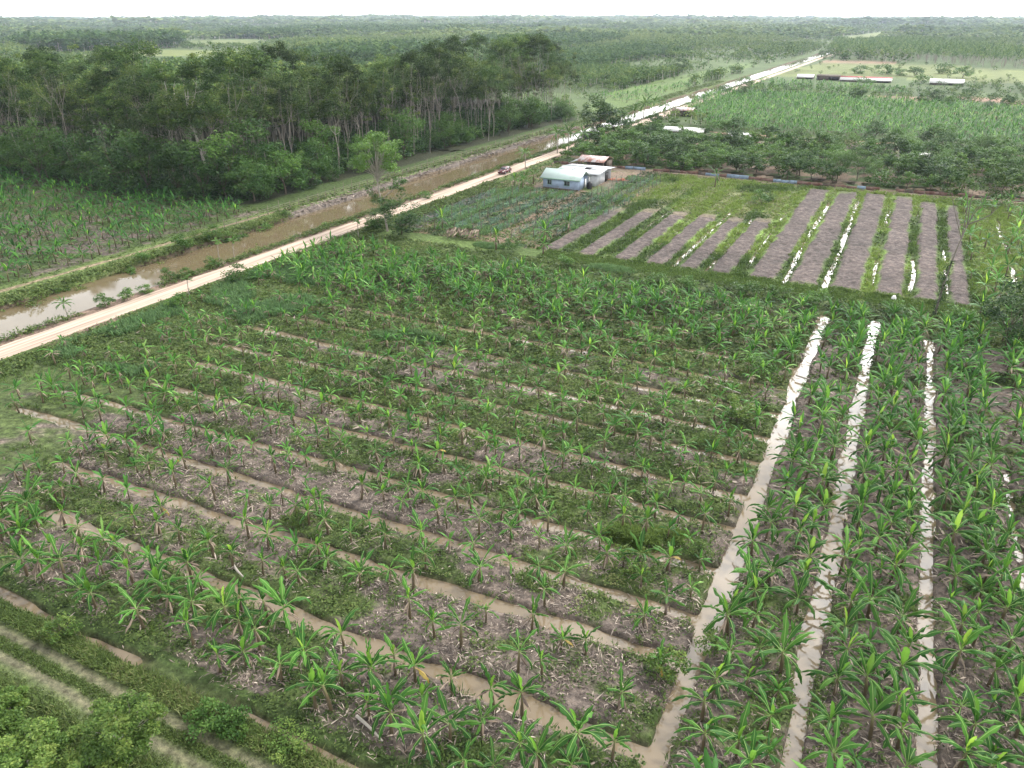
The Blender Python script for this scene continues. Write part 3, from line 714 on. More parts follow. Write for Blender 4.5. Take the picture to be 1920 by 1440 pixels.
# weed mats over the banana beds
for u0, u1, v0, v1, n, ln in ((-62, 22, 21, 46, 9500, .20), (-84, 24, 46, 70, 9000, .27), (-84, 26, 70, 109, 9500, .36)):
    U, V = pts_in(u0, u1, v0, v1, n)
    wc = weed_cover(U, V); k = (wr.random(len(U)) < sstep(.30, .58, wc) + .10) & (ditch_depth(U, V) < .02); U, V, wc = U[k], V[k], wc[k]
    tt = np.clip(.16 - .16 * sstep(78, 86, V) * (U > -70) + .75 * fbm(U * .13, V * .13, 111, 3) + .25 * (fbm(U * .5, V * .5, 113, 2) - .5), 0, 1)
    sets.append(w_leafpatch(U, V, 13, .42 if ln < .25 else .6, ln, wr.uniform(.10, .38, len(U)), tt))
U, V = pts_in(-62, 22, 21, 60, 16000); k = (ditch_depth(U, V) < .2) & (fbm(U * .35, V * .35, 171, 3) > .44) & (wr.random(len(U)) < np.where(U > -5, .55, .9)); U, V = U[k], V[k]
sets.append(w_leafpatch(U, V, 6, .25, .15, wr.uniform(.05, .22, len(U)), .12 + .6 * fbm(U * .25, V * .25, 173, 3)))
# low weeds around the plough field rim and trellis garden
U, V = pts_in(-84, 30, 113, 190, 26000)
soil = np.zeros(len(U), bool)
for uc, a, b, hw in SOILB: soil |= (np.abs(U - uc) < hw + .15) & (V > a - .5) & (V < b)
k = (~soil) & (ditch_depth(U, V) < .15) & (wr.random(len(U)) < .8) & ~((U > -75) & (U < -58) & (V > 159.5)); U, V = U[k], V[k]
tt = np.clip(.22 + .62 * sstep(.42, .62, fbm(U * .12, V * .06, 99, 3) + .12 * (V > 150)) - .3 * (U < -51) + wr.normal(0, .1, len(U)), 0, 1)
sets.append(w_leafpatch(U, V, 5, .6, .42, wr.uniform(.1, .42, len(U)), tt))
# left plot, canal banks, road verges
U, V = pts_in(-215, -107, 36, 118, 6500); k = np.abs(U + 110.3) > .7; U, V = U[k], V[k]
sets.append(w_leafpatch(U, V, 6, .6, .36, wr.uniform(.1, .35, len(U)), .30 + .4 * fbm(U * .2, V * .2, 8, 3)))
U, V = pts_in(-107.2, -103.6, 30, 113, 2600); sets.append(w_leafpatch(U, V, 9, .6, .34, wr.uniform(.2, .7, len(U)), .45 + .3 * fbm(U * .2, V * .2, 9, 3)))
U, V = pts_in(-93.6, -91.0, 30, 260, 4200); k = fbm(U * .2, V * .12, 18, 3) > .38; U, V = U[k], V[k]; sets.append(w_leafpatch(U, V, 10, .5, .30, wr.uniform(.2, 1.0, len(U)) * (.4 + 1.2 * fbm(U * 0, V * .2, 28, 3)), .30 + .4 * fbm(U * .3, V * .3, 29, 2)))
U, V = pts_in(-85.8, -82, 30, 160, 3600); sets.append(w_leafpatch(U, V, 8, .5, .32, wr.uniform(.15, .6, len(U)), .5))
U, V = pts_in(-112, -84, 113, 500, 9000); k = (np.abs(U - CAN_U) > CAN_HW + .9) & (np.abs(U - ROAD_U) > 2.6) & ~((U > -108) & (U < -103) & (V < 262)); U, V = U[k], V[k]
sets.append(w_leafpatch(U, V, 6, .9, .6, wr.uniform(.15, .7, len(U)), .5))
U, V = pts_in(-60, -12, 18.75, 19.9, 5200, 200); sets.append(w_tufts(U, V, 9, .25, wr.uniform(.25, .6, len(U)), .05, .9, .30 + .8 * fbm(U * .3, V * .3, 31, 3)))
U, V = pts_in(-60, -12, 17.2, 17.8, 2300, 200); sets.append(w_tufts(U, V, 8, .2, wr.uniform(.08, .25, len(U)), .05, .9, .55))
U, V = pts_in(-60, -12, 12.0, 16.2, 6000, 200); sets.append(w_tufts(U, V, 9, .3, np.where(V < 15.6, .5, .14) * wr.uniform(.6, 1.4, len(U)), .05, .9, .4 + .4 * wr.random(len(U))))
merged('weeds', sets, [M_WEED], 'low green weeds and creepers over the beds and banks')
sets = []
# ditch edge grass, verge beside the farm track, blue green grass near the road
U, V = pts_in(-80, 24, 21, 100, 60000); dpt = ditch_depth(U, V); k = (dpt > .06) & (dpt < .36) & (wr.random(len(U)) < np.where(U > -5, .5, .9)); U, V = U[k], V[k]
sets.append(w_tufts(U, V, 7, .18, wr.uniform(.2, .55, len(U)), .05, .9, .25 + .3 * wr.random(len(U))))
U, V = pts_in(-50, 16, 108.6, 113.4, 5000); sets.append(w_tufts(U, V, 7, .4, wr.uniform(.12, .4, len(U)), .12, .9, .5))
U, V = pts_in(-84, 24, 22, 108, 14000); k = (weed_cover(U, V) > .42) & (ditch_depth(U, V) < .1) & (fbm(U * .22, V * .22, 131, 3) > .52); U, V = U[k], V[k]
sets.append(w_tufts(U, V, 9, .35, wr.uniform(.25, .6, len(U)), .06, .9, .35 + .3 * wr.random(len(U))))
# grassy strips between ploughed beds
U, V = pts_in(-52, 22, 113, 188, 22000); soil = np.zeros(len(U), bool)
for uc, a, b, hw in SOILB: soil |= (np.abs(U - uc) < hw + .3) & (V > a - .5) & (V < b)
for uc, a, b, hw in SOILB:
    if b < 160: soil |= (np.abs(U - uc) < hw) & (V >= b) & (V < 178) & (wr.random(len(U)) < .75)
k = (~soil) & (ditch_depth(U, V) < .3) & (fbm(U * .4, V * .3, 181, 3) > .40); U, V = U[k], V[k]
sets.append(w_tufts(U, V, 7, .4, wr.uniform(.2, .75, len(U)) * (.5 + fbm(U * .3, V * .2, 183, 3)), .13, .8, np.clip(.3 + .8 * sstep(.40, .62, fbm(U * .12, V * .06, 99, 3) + .1 * (V > 150)), 0, 1)))
for cu, cv, ru, rv, hh in ((-12.5, 44.8, 2.2, 1.3, 1.0), (-10, 46.5, 1.6, .8, .7)):
    a = wr.uniform(0, 6.28, 500); r = np.sqrt(wr.random(500)); U, V = cu + ru * r * np.cos(a), cv + rv * r * np.sin(a)
    sets.append(w_tufts(U, V, 9, .2, hh * np.sqrt(1 - .8 * r * r) * wr.uniform(.7, 1.1, 500), .06, 1.1, .62 + .3 * wr.random(500)))
merged('grass', sets, [M_GRASS], 'tufts of green grass on ditch edges, verges and strips')
sets = []
U, V = pts_in(-84.5, -50, 48, 92, 16000); k = (sstep(-60, -78, U) + .9 * (np.hypot((U + 71) / 5, (V - 80) / 12) < 1) > .55) & (fbm(U * .13, V * .13, 141, 3) > .44); U, V = U[k], V[k]
sets.append(w_tufts(U, V, 10, .45, wr.uniform(.5, 1.0, len(U)), .09, .7, .35 + .4 * wr.random(len(U))))
for cu, cv, ru, rv, hh in ((-48, 71, 3.6, 1.6, 1.2), (-52, 70, 2.4, 1.4, 1.0), (-37, 108, 4, 1.6, .8), (-60, 111, 3, 1.5, .8)):
    a = wr.uniform(0, 6.28, 420); r = np.sqrt(wr.random(420)); U, V = cu + ru * r * np.cos(a), cv + rv * r * np.sin(a)
    sets.append(w_tufts(U, V, 9, .2, hh * np.sqrt(1 - .8 * r * r) * wr.uniform(.7, 1.1, 420), .06, .6, .5 + .3 * wr.random(420)))
for cu, w_ in ((-79, 2), (-74.5, 1.6), (-70, 1.8), (-65.5, 1.6), (-57, 2.2), (-52, 1.5)):
    U, V = pts_in(cu - w_, cu + w_, 117, 158 if cu < -60 else 182, 1100); k = fbm(U * .25, V * .16, 151, 3) > .54; U, V = U[k], V[k]
    sets.append(w_tufts(U, V, 7, .4, wr.uniform(.25, .7, len(U)), .14, .8, .45 + .4 * wr.random(len(U))))
merged('tall_grass', sets, [M_BLUEG], 'tall blue green grass near the sandy road and in the garden')
# dry leaves lying on the beds
U, V = pts_in(-62, 24, 21.5, 48, 9000); wc = weed_cover(U, V); k = (wr.random(len(U)) < 1.05 - sstep(.30, .60, wc)) & (ditch_depth(U, V) < .15) & (fbm(U * .5, V * .5, 161, 3) > .40); U, V = U[k], V[k]
n = 9; Uq = np.repeat(U, n) + wr.normal(0, .42, len(U) * n); Vq = np.repeat(V, n) + wr.normal(0, .42, len(U) * n)
C = np.stack([Uq, Vq, height(Uq, Vq) + wr.uniform(.02, .16, len(Uq))], 1); ln = wr.uniform(.2, .5, len(C)) * np.where(wr.random(len(C)) < .15, 2.2, 1)
Va, Fa = diamonds(C, ln, wr.uniform(.025, .09, len(C)), wr, 1.2, .15)
Ta = np.repeat(np.clip(wr.random(len(C)) ** 1.6 * .95 + .6 * (fbm(Uq * .4, Vq * .4, 165, 2) - .5), 0, 1), 4); s1 = (Va, Fa, Ta, np.zeros(len(Fa), int))
b_ = np.array([i for i in range(len(PL)) if ok[i] and dcam[i] < 85]); Uq = np.repeat(P_[b_, 0], 22); Vq = np.repeat(P_[b_, 1], 22); aa = wr.uniform(0, 6.28, len(Uq)); rr = np.abs(wr.normal(0, .75, len(Uq))); Uq += np.cos(aa) * rr; Vq += np.sin(aa) * rr
C = np.stack([Uq, Vq, height(Uq, Vq) + wr.uniform(.03, .35, len(Uq)) * np.exp(-rr)], 1); ln = wr.uniform(.3, 1.0, len(C)); Va, Fa = diamonds(C, ln, wr.uniform(.03, .12, len(C)), wr, .8, .2); s4 = (Va, Fa, np.repeat(np.clip(wr.random(len(C)) * .9, 0, 1), 4), np.zeros(len(Fa), int))
U, V = pts_in(-84, 26, 48, 105, 7000); wc = weed_cover(U, V); k = (wr.random(len(U)) < .95 - .8 * sstep(.25, .5, wc)) & (ditch_depth(U, V) < .15); U, V = U[k], V[k]
C = np.stack([U, V, height(U, V) + .08], 1); ln = wr.uniform(.5, 1.4, len(C)); Va, Fa = diamonds(C, ln, ln * .2, wr, 1.5, .1)
s2 = (Va, Fa, np.repeat(wr.random(len(C)) * .8, 4), np.zeros(len(Fa), int))
U, V = pts_in(-108, -103.4, 112, 262, 2600); C = np.stack([U, V, height(U, V) + .06], 1); ln = wr.uniform(.5, 1.6, len(C)); Va, Fa = diamonds(C, ln, ln * .25, wr, 1.2, .1)
s3 = (Va, Fa, np.repeat(wr.random(len(C)) * .6, 4), np.zeros(len(Fa), int))
merged('leaf_litter', [s1, s2, s3, s4], [M_LITTER], 'dry fallen banana leaves and stalks strewn over the beds')

# ------------------------------------------------------------------ trees
def limb_path(rng, a, b, n=5, wob=.12):
    a, b = np.asarray(a, float), np.asarray(b, float); t = np.linspace(0, 1, n)[:, None]; L_ = np.linalg.norm(b - a)
    w_ = np.sin(np.pi * t) * rng.normal(0, wob * L_, 3)[None] + rng.normal(0, wob * .12 * L_, (n, 3)) * np.sin(np.pi * t)
    return a + (b - a) * t + w_
def clump_leaves(mb, rng, c, r, n, ln, t, flat=.6, up=.5, aspect=.6):
    d = rng.normal(size=(n, 3)); d /= np.linalg.norm(d, axis=1)[:, None]; rr = rng.random(n) ** .45
    C = np.asarray(c) + d * rr[:, None] * np.array([r, r, r * flat])
    V, F = diamonds(C, ln * rng.uniform(.6, 1.35, n), ln * aspect * rng.uniform(.7, 1.2, n), rng, up)
    mb.add(V, F, np.repeat(np.clip(t + rng.normal(0, .16, n), 0, 1), 4))
def tree(rng, H, bole, cr, ch, nclump, nleaf, ln, tr, spread=1.0, fork=4, lean=0.0, rc=.38, kind='dome', k=6, bias=.5):
    """trunk + limbs and a crown of leaf clumps; bole: height of the first fork, cr/ch crown radius/height"""
    T, Cn = MB(), MB(); la = rng.uniform(0, 6.28); off = np.array([math.cos(la), math.sin(la), 0]) * lean * H
    fk = off * (bole / H) + np.array([rng.normal(0, .2), rng.normal(0, .2), bole])
    P = limb_path(rng, (0, 0, -.3), fk, 6, .035); T.tube(P, np.linspace(tr, tr * .62, 6), k, rng.uniform(.1, .75))
    cz = H - ch * .55; cen = off + np.array([0, 0, cz]); cl = []
    for i in range(nclump):
        a = i * 2.399 + rng.normal(0, .3); q = math.sqrt((i + .5) / nclump) * rng.uniform(.85, 1.12)
        if kind == 'dome': zz = (1 - q * q) * ch * .45 + rng.normal(0, .12) * ch - .12 * ch
        elif kind == 'ball': zz = rng.uniform(-.5, .5) * ch * math.sqrt(max(0, 1 - .8 * q * q))
        else: zz = rng.uniform(-.5, .42) * ch; q = q * (1 - .5 * abs(zz) / ch)
        cl.append(cen + np.array([math.cos(a) * q * cr * spread, math.sin(a) * q * cr * spread, zz]))
    ends = [cl[j] for j in np.linspace(0, nclump - 1, min(nclump, fork * 3)).astype(int)]
    subs = []
    for i in range(fork):
        a = i * 6.28 / fork + rng.normal(0, .4); e = fk + np.array([math.cos(a) * cr * .32, math.sin(a) * cr * .32, max(.3, (cz - bole) * .55)])
        T.tube(limb_path(rng, fk - (0, 0, .1), e, 4, .1), np.linspace(tr * .5, tr * .3, 4), 4, rng.uniform(.15, .75), 0, False); subs.append(e)
    for e in ends:
        s = min(subs, key=lambda q: np.linalg.norm((q - e)[:2])); T.tube(limb_path(rng, s, e, 4, .12), np.linspace(tr * .28, tr * .08, 4), 4, rng.uniform(.15, .75), 0, False)
    per = max(3, nleaf // nclump)
    for c in cl:
        tt = np.clip(bias + .5 * (c[2] - cz) / ch * .4 + rng.normal(0, .14), 0, 1)  # higher clumps tinted lighter, light from above put into the colour
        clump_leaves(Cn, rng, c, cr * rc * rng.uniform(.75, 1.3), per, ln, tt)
    return T, Cn
trng = np.random.default_rng(3)
def protos(name, n, lm, bm, fn):
    out = []
    for i in range(n):
        T, Cn = fn(trng); out.append((T.mesh(name + '_trunk', [bm], True), Cn.mesh(name + '_crown', [lm])))
    return out
U_ = trng.uniform
TR = {
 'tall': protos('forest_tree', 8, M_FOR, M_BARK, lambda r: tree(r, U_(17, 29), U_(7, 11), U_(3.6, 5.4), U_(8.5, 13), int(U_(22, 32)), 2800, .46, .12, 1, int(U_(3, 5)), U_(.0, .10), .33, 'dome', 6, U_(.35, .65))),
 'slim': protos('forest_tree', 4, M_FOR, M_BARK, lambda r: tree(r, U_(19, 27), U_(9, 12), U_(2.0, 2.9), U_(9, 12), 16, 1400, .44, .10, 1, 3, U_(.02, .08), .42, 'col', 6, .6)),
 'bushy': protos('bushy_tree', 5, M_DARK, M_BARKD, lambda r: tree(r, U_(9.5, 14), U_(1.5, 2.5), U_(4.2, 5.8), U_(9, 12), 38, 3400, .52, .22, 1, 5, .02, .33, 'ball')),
 'bushylight': protos('bushy_tree', 3, M_MID, M_BARKD, lambda r: tree(r, U_(8, 12), U_(1.5, 2.5), U_(3.4, 5), U_(7, 9.5), 30, 2700, .48, .2, 1, 5, .02, .34, 'ball')),
 'orchard': protos('orchard_tree', 5, M_MID, M_BARKD, lambda r: tree(r, U_(3.8, 5.6), U_(.8, 1.3), U_(2.0, 2.9), U_(3.2, 4.4), 18, 900, .5, .12, 1, 4, .02, .38, 'ball')),
 'round': protos('round_tree', 3, M_DARK, M_BARKD, lambda r: tree(r, U_(6, 8), U_(1.2, 1.8), U_(3, 4), U_(5, 6.5), 24, 1300, .6, .18, 1, 5, .02, .36, 'ball')),
 'shrub': protos('shrub', 5, M_MID, M_BARKD, lambda r: tree(r, U_(1.6, 2.3), .3, U_(1.1, 1.6), U_(1.4, 2.0), 14, 800, .26, .05, 1, 4, 0, .42, 'ball')),
 'lightshrub': protos('shrub', 4, M_LIGHT, M_BARKD, lambda r: tree(r, U_(1.5, 2.2), .3, U_(1.1, 1.7), U_(1.3, 1.9), 14, 900, .22, .05, 1, 4, 0, .42, 'ball')),
 'farfill': protos('woodland_tree', 4, M_FARL, M_BARK, lambda r: tree(r, U_(9, 15), U_(4, 7), U_(2.6, 4), U_(5, 8), 12, 260, 1.1, .15, 1, 3, .03, .42, 'ball', 4)),
}
def hz_(u, v): return float(height(np.array([float(u)]), np.array([float(v)]))[0])
def plant(name, kind, u, v, s, label, cat, group, idx=None, zs=1.0):
    pr = TR[kind][int(trng.integers(0, len(TR[kind])))] if idx is None else TR[kind][idx]
    root = tag(link(name, None, None, (u, v, hz_(u, v) - .05), trng.uniform(0, 6.28), (s, s, s * zs)), label, cat, group)
    link('trunk', pr[0], root); link('crown', pr[1], root); return root
# --- the wood behind the canal
fr = np.random.default_rng(19); cand = []
us, vs = np.meshgrid(np.arange(-430, -112, 6.3), np.arange(90, 350, 6.3)); us, vs = us.ravel() + fr.normal(0, 1.5, us.size), vs.ravel() + fr.normal(0, 2, us.size)
k = inpoly(us, vs, FOREST) & inview(us, vs, 12, 140); us, vs = us[k], vs[k]
fx, fy = np.array(FOREST[:7])[:, 0], np.array(FOREST[:7])[:, 1]
def edge_dist(u, v):
    d = np.full(len(u), 1e9)
    for i in range(6):
        a = np.array(FOREST[i]); b = np.array(FOREST[i + 1]); ab = b - a
        t = np.clip(((u - a[0]) * ab[0] + (v - a[1]) * ab[1]) / (ab @ ab), 0, 1); d = np.minimum(d, np.hypot(u - a[0] - t * ab[0], v - a[1] - t * ab[1]))
    return d
ed = edge_dist(us, vs); px_, py_, pd_ = project(us, vs, 16.0)
clear = inpoly(us, vs, poly_px([(430, 190), (640, 195), (760, 165), (640, 140), (470, 150)]))
sel = np.argsort(ed + 0.06 * pd_)
kinds_ = []
recs = []
n_ind = 0
order2 = list(sel)
for i in order2:
    if clear[i]: continue
    e = ed[i]
    if e < 9: kd = ('bushy' if fr.random() < .62 else 'bushylight') if us[i] < -116 and vs[i] < 150 else ('bushylight' if fr.random() < .45 else 'tall')
    else: kd = 'tall' if fr.random() < .72 else 'slim'
    if e < 4 and kd in ('tall', 'slim') and fr.random() < .4: continue
    recs.append((i, kd, e))
ind = recs[:285]; fill = recs[285:]
bands = (('along the wood edge', 0, 7), ('just behind the wood edge', 7, 16), ('well inside the wood', 16, 30), ('deep in the wood', 30, 900))
cnt = {}
ind_sorted = sorted(ind, key=lambda q: px_[q[0]])
for i, kd, e in ind_sorted:
    bn = next(b for b, lo, hi in bands if lo <= e < hi); cls = {'tall': 'tall pale-trunked tree with umbrella crown', 'slim': 'slim pale-trunked tree with narrow crown', 'bushy': 'broad dark bushy tree clothed to the ground', 'bushylight': 'brighter green bushy tree clothed to the ground'}[kd]
    cnt[(bn, cls)] = cnt.get((bn, cls), 0) + 1
    plant('forest_tree' if kd in ('tall', 'slim') else 'bushy_tree', kd, us[i], vs[i], (fr.uniform(.6, 1.25) if kd[0] == 'b' else fr.uniform(.82, 1.12)), '%s, %s from left %s' % (cls, nth(cnt[(bn, cls)]), bn), 'tree', 'trees of the wood behind the canal')
def arrays_of(kind, m0, m1):
    out = []
    for T, Cn in TR[kind]:
        vs_, fs_, ts_, ms_ = [], [], [], []; off = 0
        for me, mi in ((T, m0), (Cn, m1)):
            V = np.empty(len(me.vertices) * 3, np.float32); me.vertices.foreach_get('co', V); V = V.reshape(-1, 3)
            li = np.empty(len(me.loops), np.int32); me.loops.foreach_get('vertex_index', li); F = li.reshape(-1, 4)
            t = np.empty(len(V), np.float32); me.attributes['tint'].data.foreach_get('value', t)
            vs_.append(V); fs_.append(F + off); ts_.append(t); ms_.append(np.full(len(F), mi)); off += len(V)
        out.append((np.concatenate(vs_), np.concatenate(fs_), np.concatenate(ts_), np.concatenate(ms_)))
    return out
if fill:
    ix = np.array([q[0] for q in fill]); s0 = scatter(arrays_of('farfill', 0, 1), np.stack([us[ix], vs[ix], np.zeros(len(ix))], 1), fr.uniform(0, 6.28, len(ix)), fr.uniform(1.15, 1.65, len(ix)), fr, .3)
    merged('forest', [s0], [M_BARK, M_FOR], 'mass of trees filling the wood behind its front rows')
# understory of the wood
uu, vv = fr.uniform(-330, -114, 9000), fr.uniform(100, 300, 9000); k = inpoly(uu, vv, FOREST) & inview(uu, vv, 3, 60); uu, vv = uu[k], vv[k]; e = edge_dist(uu, vv); k = (e < 45) & (e > 5); uu, vv = uu[k], vv[k]
def blob(n, r, h, ln, seed):
    rg = np.random.default_rng(seed); mb = MB(); clump_leaves(mb, rg, (0, 0, h * .45), r, n, ln, .45, h * .5 / r, .4); return mb.arrays()
merged('undergrowth', [scatter([blob(60, 1.7, 3.4, .75, q) for q in range(5)], np.stack([uu, vv, np.zeros(len(uu))], 1), fr.uniform(0, 6.28, len(uu)), fr.uniform(.6, 1.3, len(uu)), fr, .5)], [M_DARK], 'dark bushes and saplings under the trees of the wood')
# dead tree standing out of the wood, pale and leafless in its lower limbs
def dead_tree():
    rg = np.random.default_rng(8); T, Cn = MB(), MB(); T.tube([(0, 0, -.3), (-.3, 0, 4), (-1.6, .2, 8.5), (-2.6, .3, 11)], [.26, .22, .18, .14], 6, .9)
    for a, L_, h in ((2.6, 4.5, 6), (3.3, 3.4, 7.5), (.3, 2.8, 6.5), (1.2, 2, 7), (4.6, 3.2, 5), (5.6, 2.6, 6), (3.0, 6, 3.0)):
        s = np.array([-2.6, .3, 11]) if h > 5 else np.array([-1.9, .2, 9]); e = s + np.array([math.cos(a) * L_, math.sin(a) * L_, h]); p = limb_path(rg, s, e, 6, .08); T.tube(p, np.linspace(.13, .035, 6), 4, 1.0, 0, False)
        for q in range(3): T.tube(limb_path(rg, p[2 + q], p[2 + q] + rg.normal(0, 1.1, 3) + (0, 0, 1.2), 4, .1), np.linspace(.05, .015, 4), 4, 1.0, 0, False)
        if h > 5:
            for q in range(3): clump_leaves(Cn, rg, e + rg.normal(0, .8, 3), 1.2, 60, .45, .5)
    return T, Cn
T, Cn = dead_tree(); dt = tag(link('dead_tree', None, None, (*ground_at(392, 345), 0), 0, 1.35), 'leaning bare white-limbed tree standing out against the dark wood', 'tree')
link('trunk', T.mesh('dead_trunk', [M_BARK], True), dt); link('crown', Cn.mesh('dead_crown', [M_FOR]), dt)
# --- single trees
def single(name, u, v, T, Cn, lm, bm, label, rz=0):
    r = tag(link(name, None, None, (u, v, hz_(u, v)), rz), label, 'tree'); link('trunk', T.mesh(name + '_trunk', [bm], True), r); link('crown', Cn.mesh(name + '_crown', [lm]), r); return r
rg = np.random.default_rng(40)
def lone():
    T, Cn = MB(), MB(); T.tube([(0, 0, -.3), (-.3, 0, 3), (-.9, .1, 6), (-1.3, .2, 9.5), (-1.2, .3, 14)], [.24, .2, .17, .13, .08], 6, .5)
    T.tube(limb_path(rg, (-.8, .1, 5.6), (2.2, .3, 8.0), 5, .06), np.linspace(.13, .05, 5), 4, .5, 0, False)
    for i in range(44):
        a = rg.uniform(0, 6.28); q = math.sqrt(rg.random()) * 4.1; z = 18.2 - q * .8 - rg.uniform(0, 4.6); e = np.array([-1.0 + math.cos(a) * q, math.sin(a) * q, z])
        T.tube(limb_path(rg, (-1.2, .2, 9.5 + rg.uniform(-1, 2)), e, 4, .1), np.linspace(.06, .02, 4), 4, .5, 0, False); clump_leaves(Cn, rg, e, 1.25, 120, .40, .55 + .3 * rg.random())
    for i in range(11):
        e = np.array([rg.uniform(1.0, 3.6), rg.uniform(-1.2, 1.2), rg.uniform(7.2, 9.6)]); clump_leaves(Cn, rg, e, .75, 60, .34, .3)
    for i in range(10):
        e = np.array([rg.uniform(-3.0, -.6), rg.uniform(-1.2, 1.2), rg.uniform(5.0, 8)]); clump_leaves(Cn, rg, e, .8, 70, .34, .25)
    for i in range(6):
        e = np.array([rg.uniform(-.6, 2.0), rg.uniform(-.8, .8), rg.uniform(3.4, 5)]); clump_leaves(Cn, rg, e, .8, 70, .34, .2)
    return T, Cn
T, Cn = lone(); single('roadside_tree', *ground_at(727, 434), T, Cn, M_MID, M_BARK, 'tall airy tree with round bright crown beside the sandy road', YAW)
plant('bushy_tree', 'bushy', *ground_at(752, 440), .80, 'dense dark bush at the foot of the tall airy roadside tree', 'tree', None, 1, .72)
plant('bushy_tree', 'bushy', *ground_at(712, 428), .45, 'low dark bush on the road side of the tall airy tree', 'tree', None, 2, .8)
def vine_tree():
    T, Cn = MB(), MB(); T.tube([(0, 0, -.2), (.1, 0, 3), (.5, 0, 6.2), (1.0, .1, 8.4)], [.13, .10, .08, .065], 6, .15)
    ends = [(-1.6, 0, 11.6), (2.6, .3, 12.2), (1.2, .8, 13.2), (3.2, -.5, 11.2), (-.4, -.6, 12.8), (2.0, -1.0, 11.8)]
    for e in ends: T.tube(limb_path(rg, (1.0, .1, 8.4) if e[0] > 0 else (.7, 0, 7.2), e, 6, .08), np.linspace(.055, .015, 6), 4, .15, 0, False)
    for i in range(48):
        e = np.array(ends[i % 6]) + rg.normal(0, 1, 3) * (.8, .7, .5); clump_leaves(Cn, rg, e, .7, 34, .26, .35 + .2 * rg.random())
    for i in range(16):
        clump_leaves(Cn, rg, np.array([.05 * i / 10 + rg.normal(0, .1), rg.normal(0, .1), .3 + i * .32]), .34, 26, .22, .25)
    return T, Cn
T, Cn = vine_tree(); so_ = single('spindly_tree', *ground_at(1752, 592), T, Cn, M_FOR, M_BARK, 'spindly grey tree with thin crown and vine-wrapped foot at the ploughed field corner', YAW); so_.scale = (1.25, 1.25, 1.42)
for x, y, kd, s, zs, lab in ((1885, 655, 'bushy', .66, 1.0, 'dense dark bushy tree in the far corner of the long beds'), (1915, 600, 'bushylight', .55, 1, 'olive bushy tree behind the dark corner tree at the picture edge'),
    (1150, 257, 'round', 1.35, .9, 'dense dark tree between road and the big round canal tree'), (1120, 259, 'bushy', 1.35, .85, 'big round dark tree overhanging the canal bend'), (1185, 252, 'round', 1.0, .75, 'wide dark tree just behind the big round canal tree'), (1262, 252, 'orchard', 1.1, 1, 'small dark tree in front of the pale shack roof'),
    (1180, 262, 'round', .6, 1, 'small round tree below the wide dark canal tree'), (1320, 260, 'round', .75, .9, 'dark round tree between the two pale shack roofs'),
    (1640, 262, 'round', .9, .9, 'dark round tree at the near edge of the far banana plantation'), (1500, 258, 'orchard', 1, 1, 'small tree beside the bare strip past the shacks'), (1700, 300, 'bushylight', .75, .8, 'yellowish broad tree standing above the thicket'),
    (1390, 180, 'round', .9, .8, 'dark tree at the left end of the far banana plantation'), (1360, 178, 'round', .8, .8, 'low dark tree at the roadside before the far banana plantation'), (1430, 178, 'round', .8, .6, 'flat dark thicket tree third along the far plantation edge'),
    (1608, 190, 'round', 1.0, 1, 'black-green round tree alone at the far plantation rim'), (1575, 187, 'round', .6, .8, 'small black-green tree left of the lone plantation rim tree'), (1730, 196, 'round', .95, .8, 'dark tree in the clump before the red soil strip'), (1755, 194, 'round', 1.0, .9, 'taller dark tree in the clump before the red soil strip'), (1775, 200, 'orchard', 1.3, .8, 'pale bush right of the clump before the red soil strip'),
    (1888, 203, 'round', .85, 1.1, 'dark tree past the red soil strip'), (1855, 207, 'round', .8, .6, 'low dark tree left of the tree past the red soil strip'), (1612, 138, 'round', 1.35, .7, 'broad bush behind the long red and white shed'), (1660, 140, 'round', 1.5, .8, 'tall bush at the end of the long red and white shed'),
    (1690, 142, 'round', 1.1, .7, 'grey-green bush between the long shed and the white shed'), (1715, 143, 'round', 1.2, .8, 'dark tree left of the white shed'), (1727, 156, 'round', 1.1, .8, 'dark tree before the white shed end'), (1768, 138, 'round', 1.5, .8, 'dark round tree behind the white shed'), (1805, 146, 'orchard', 2.2, .8, 'pale spreading tree right of the white shed'),
    (1620, 160, 'round', 1.2, .6, 'low tree before the long red and white shed'), (1545, 108, 'round', 1.6, .9, 'dark tree where the canal meets the palm grove'), (1270, 142, 'bushy', 1.0, .9, 'dark conical tree standing in the open grassland'), (1400, 160, 'round', 1.0, .8, 'dark tree where the road meets the pale field')):
    if y < 165 and kd == 'round': kd, s, zs = 'shrub', s * 3.0, zs * 1.1
    plant('tree', kd, *ground_at(x, y), s, lab, 'tree', None, None, zs)
# --- trees in the near corner beside the track
def corner_tree(seed, H, cr, n, trunk=True):
    rg2 = np.random.default_rng(seed); T, Cn = tree(rg2, H, H * .38, cr, H * .72, 46, n, .17, .11, 1, 5, .03, .26, 'ball', 6, .5); return T, Cn
for q, (x, y, H, cr, lab) in enumerate(((243, 1440, 4.6, 1.75, 'young leafy tree with visible stem beside the rutted farm track'), (70, 1470, 3.0, 1.8, 'spreading light green tree left of the young leafy tree by the track'), (-15, 1420, 3.0, 1.8, 'rounded bush tree at the near corner by the track'), (15, 1345, 1.6, 1.1, 'low bush on the grassy track verge in the near corner'), (185, 1490, 2.8, 1.6, 'leafy shrub growing below the young leafy tree'))):
    T, Cn = corner_tree(60 + q, H, cr, 9000); single('leafy_tree', *ground_at(x, y), T, Cn, M_LIGHT, M_BARK, lab)
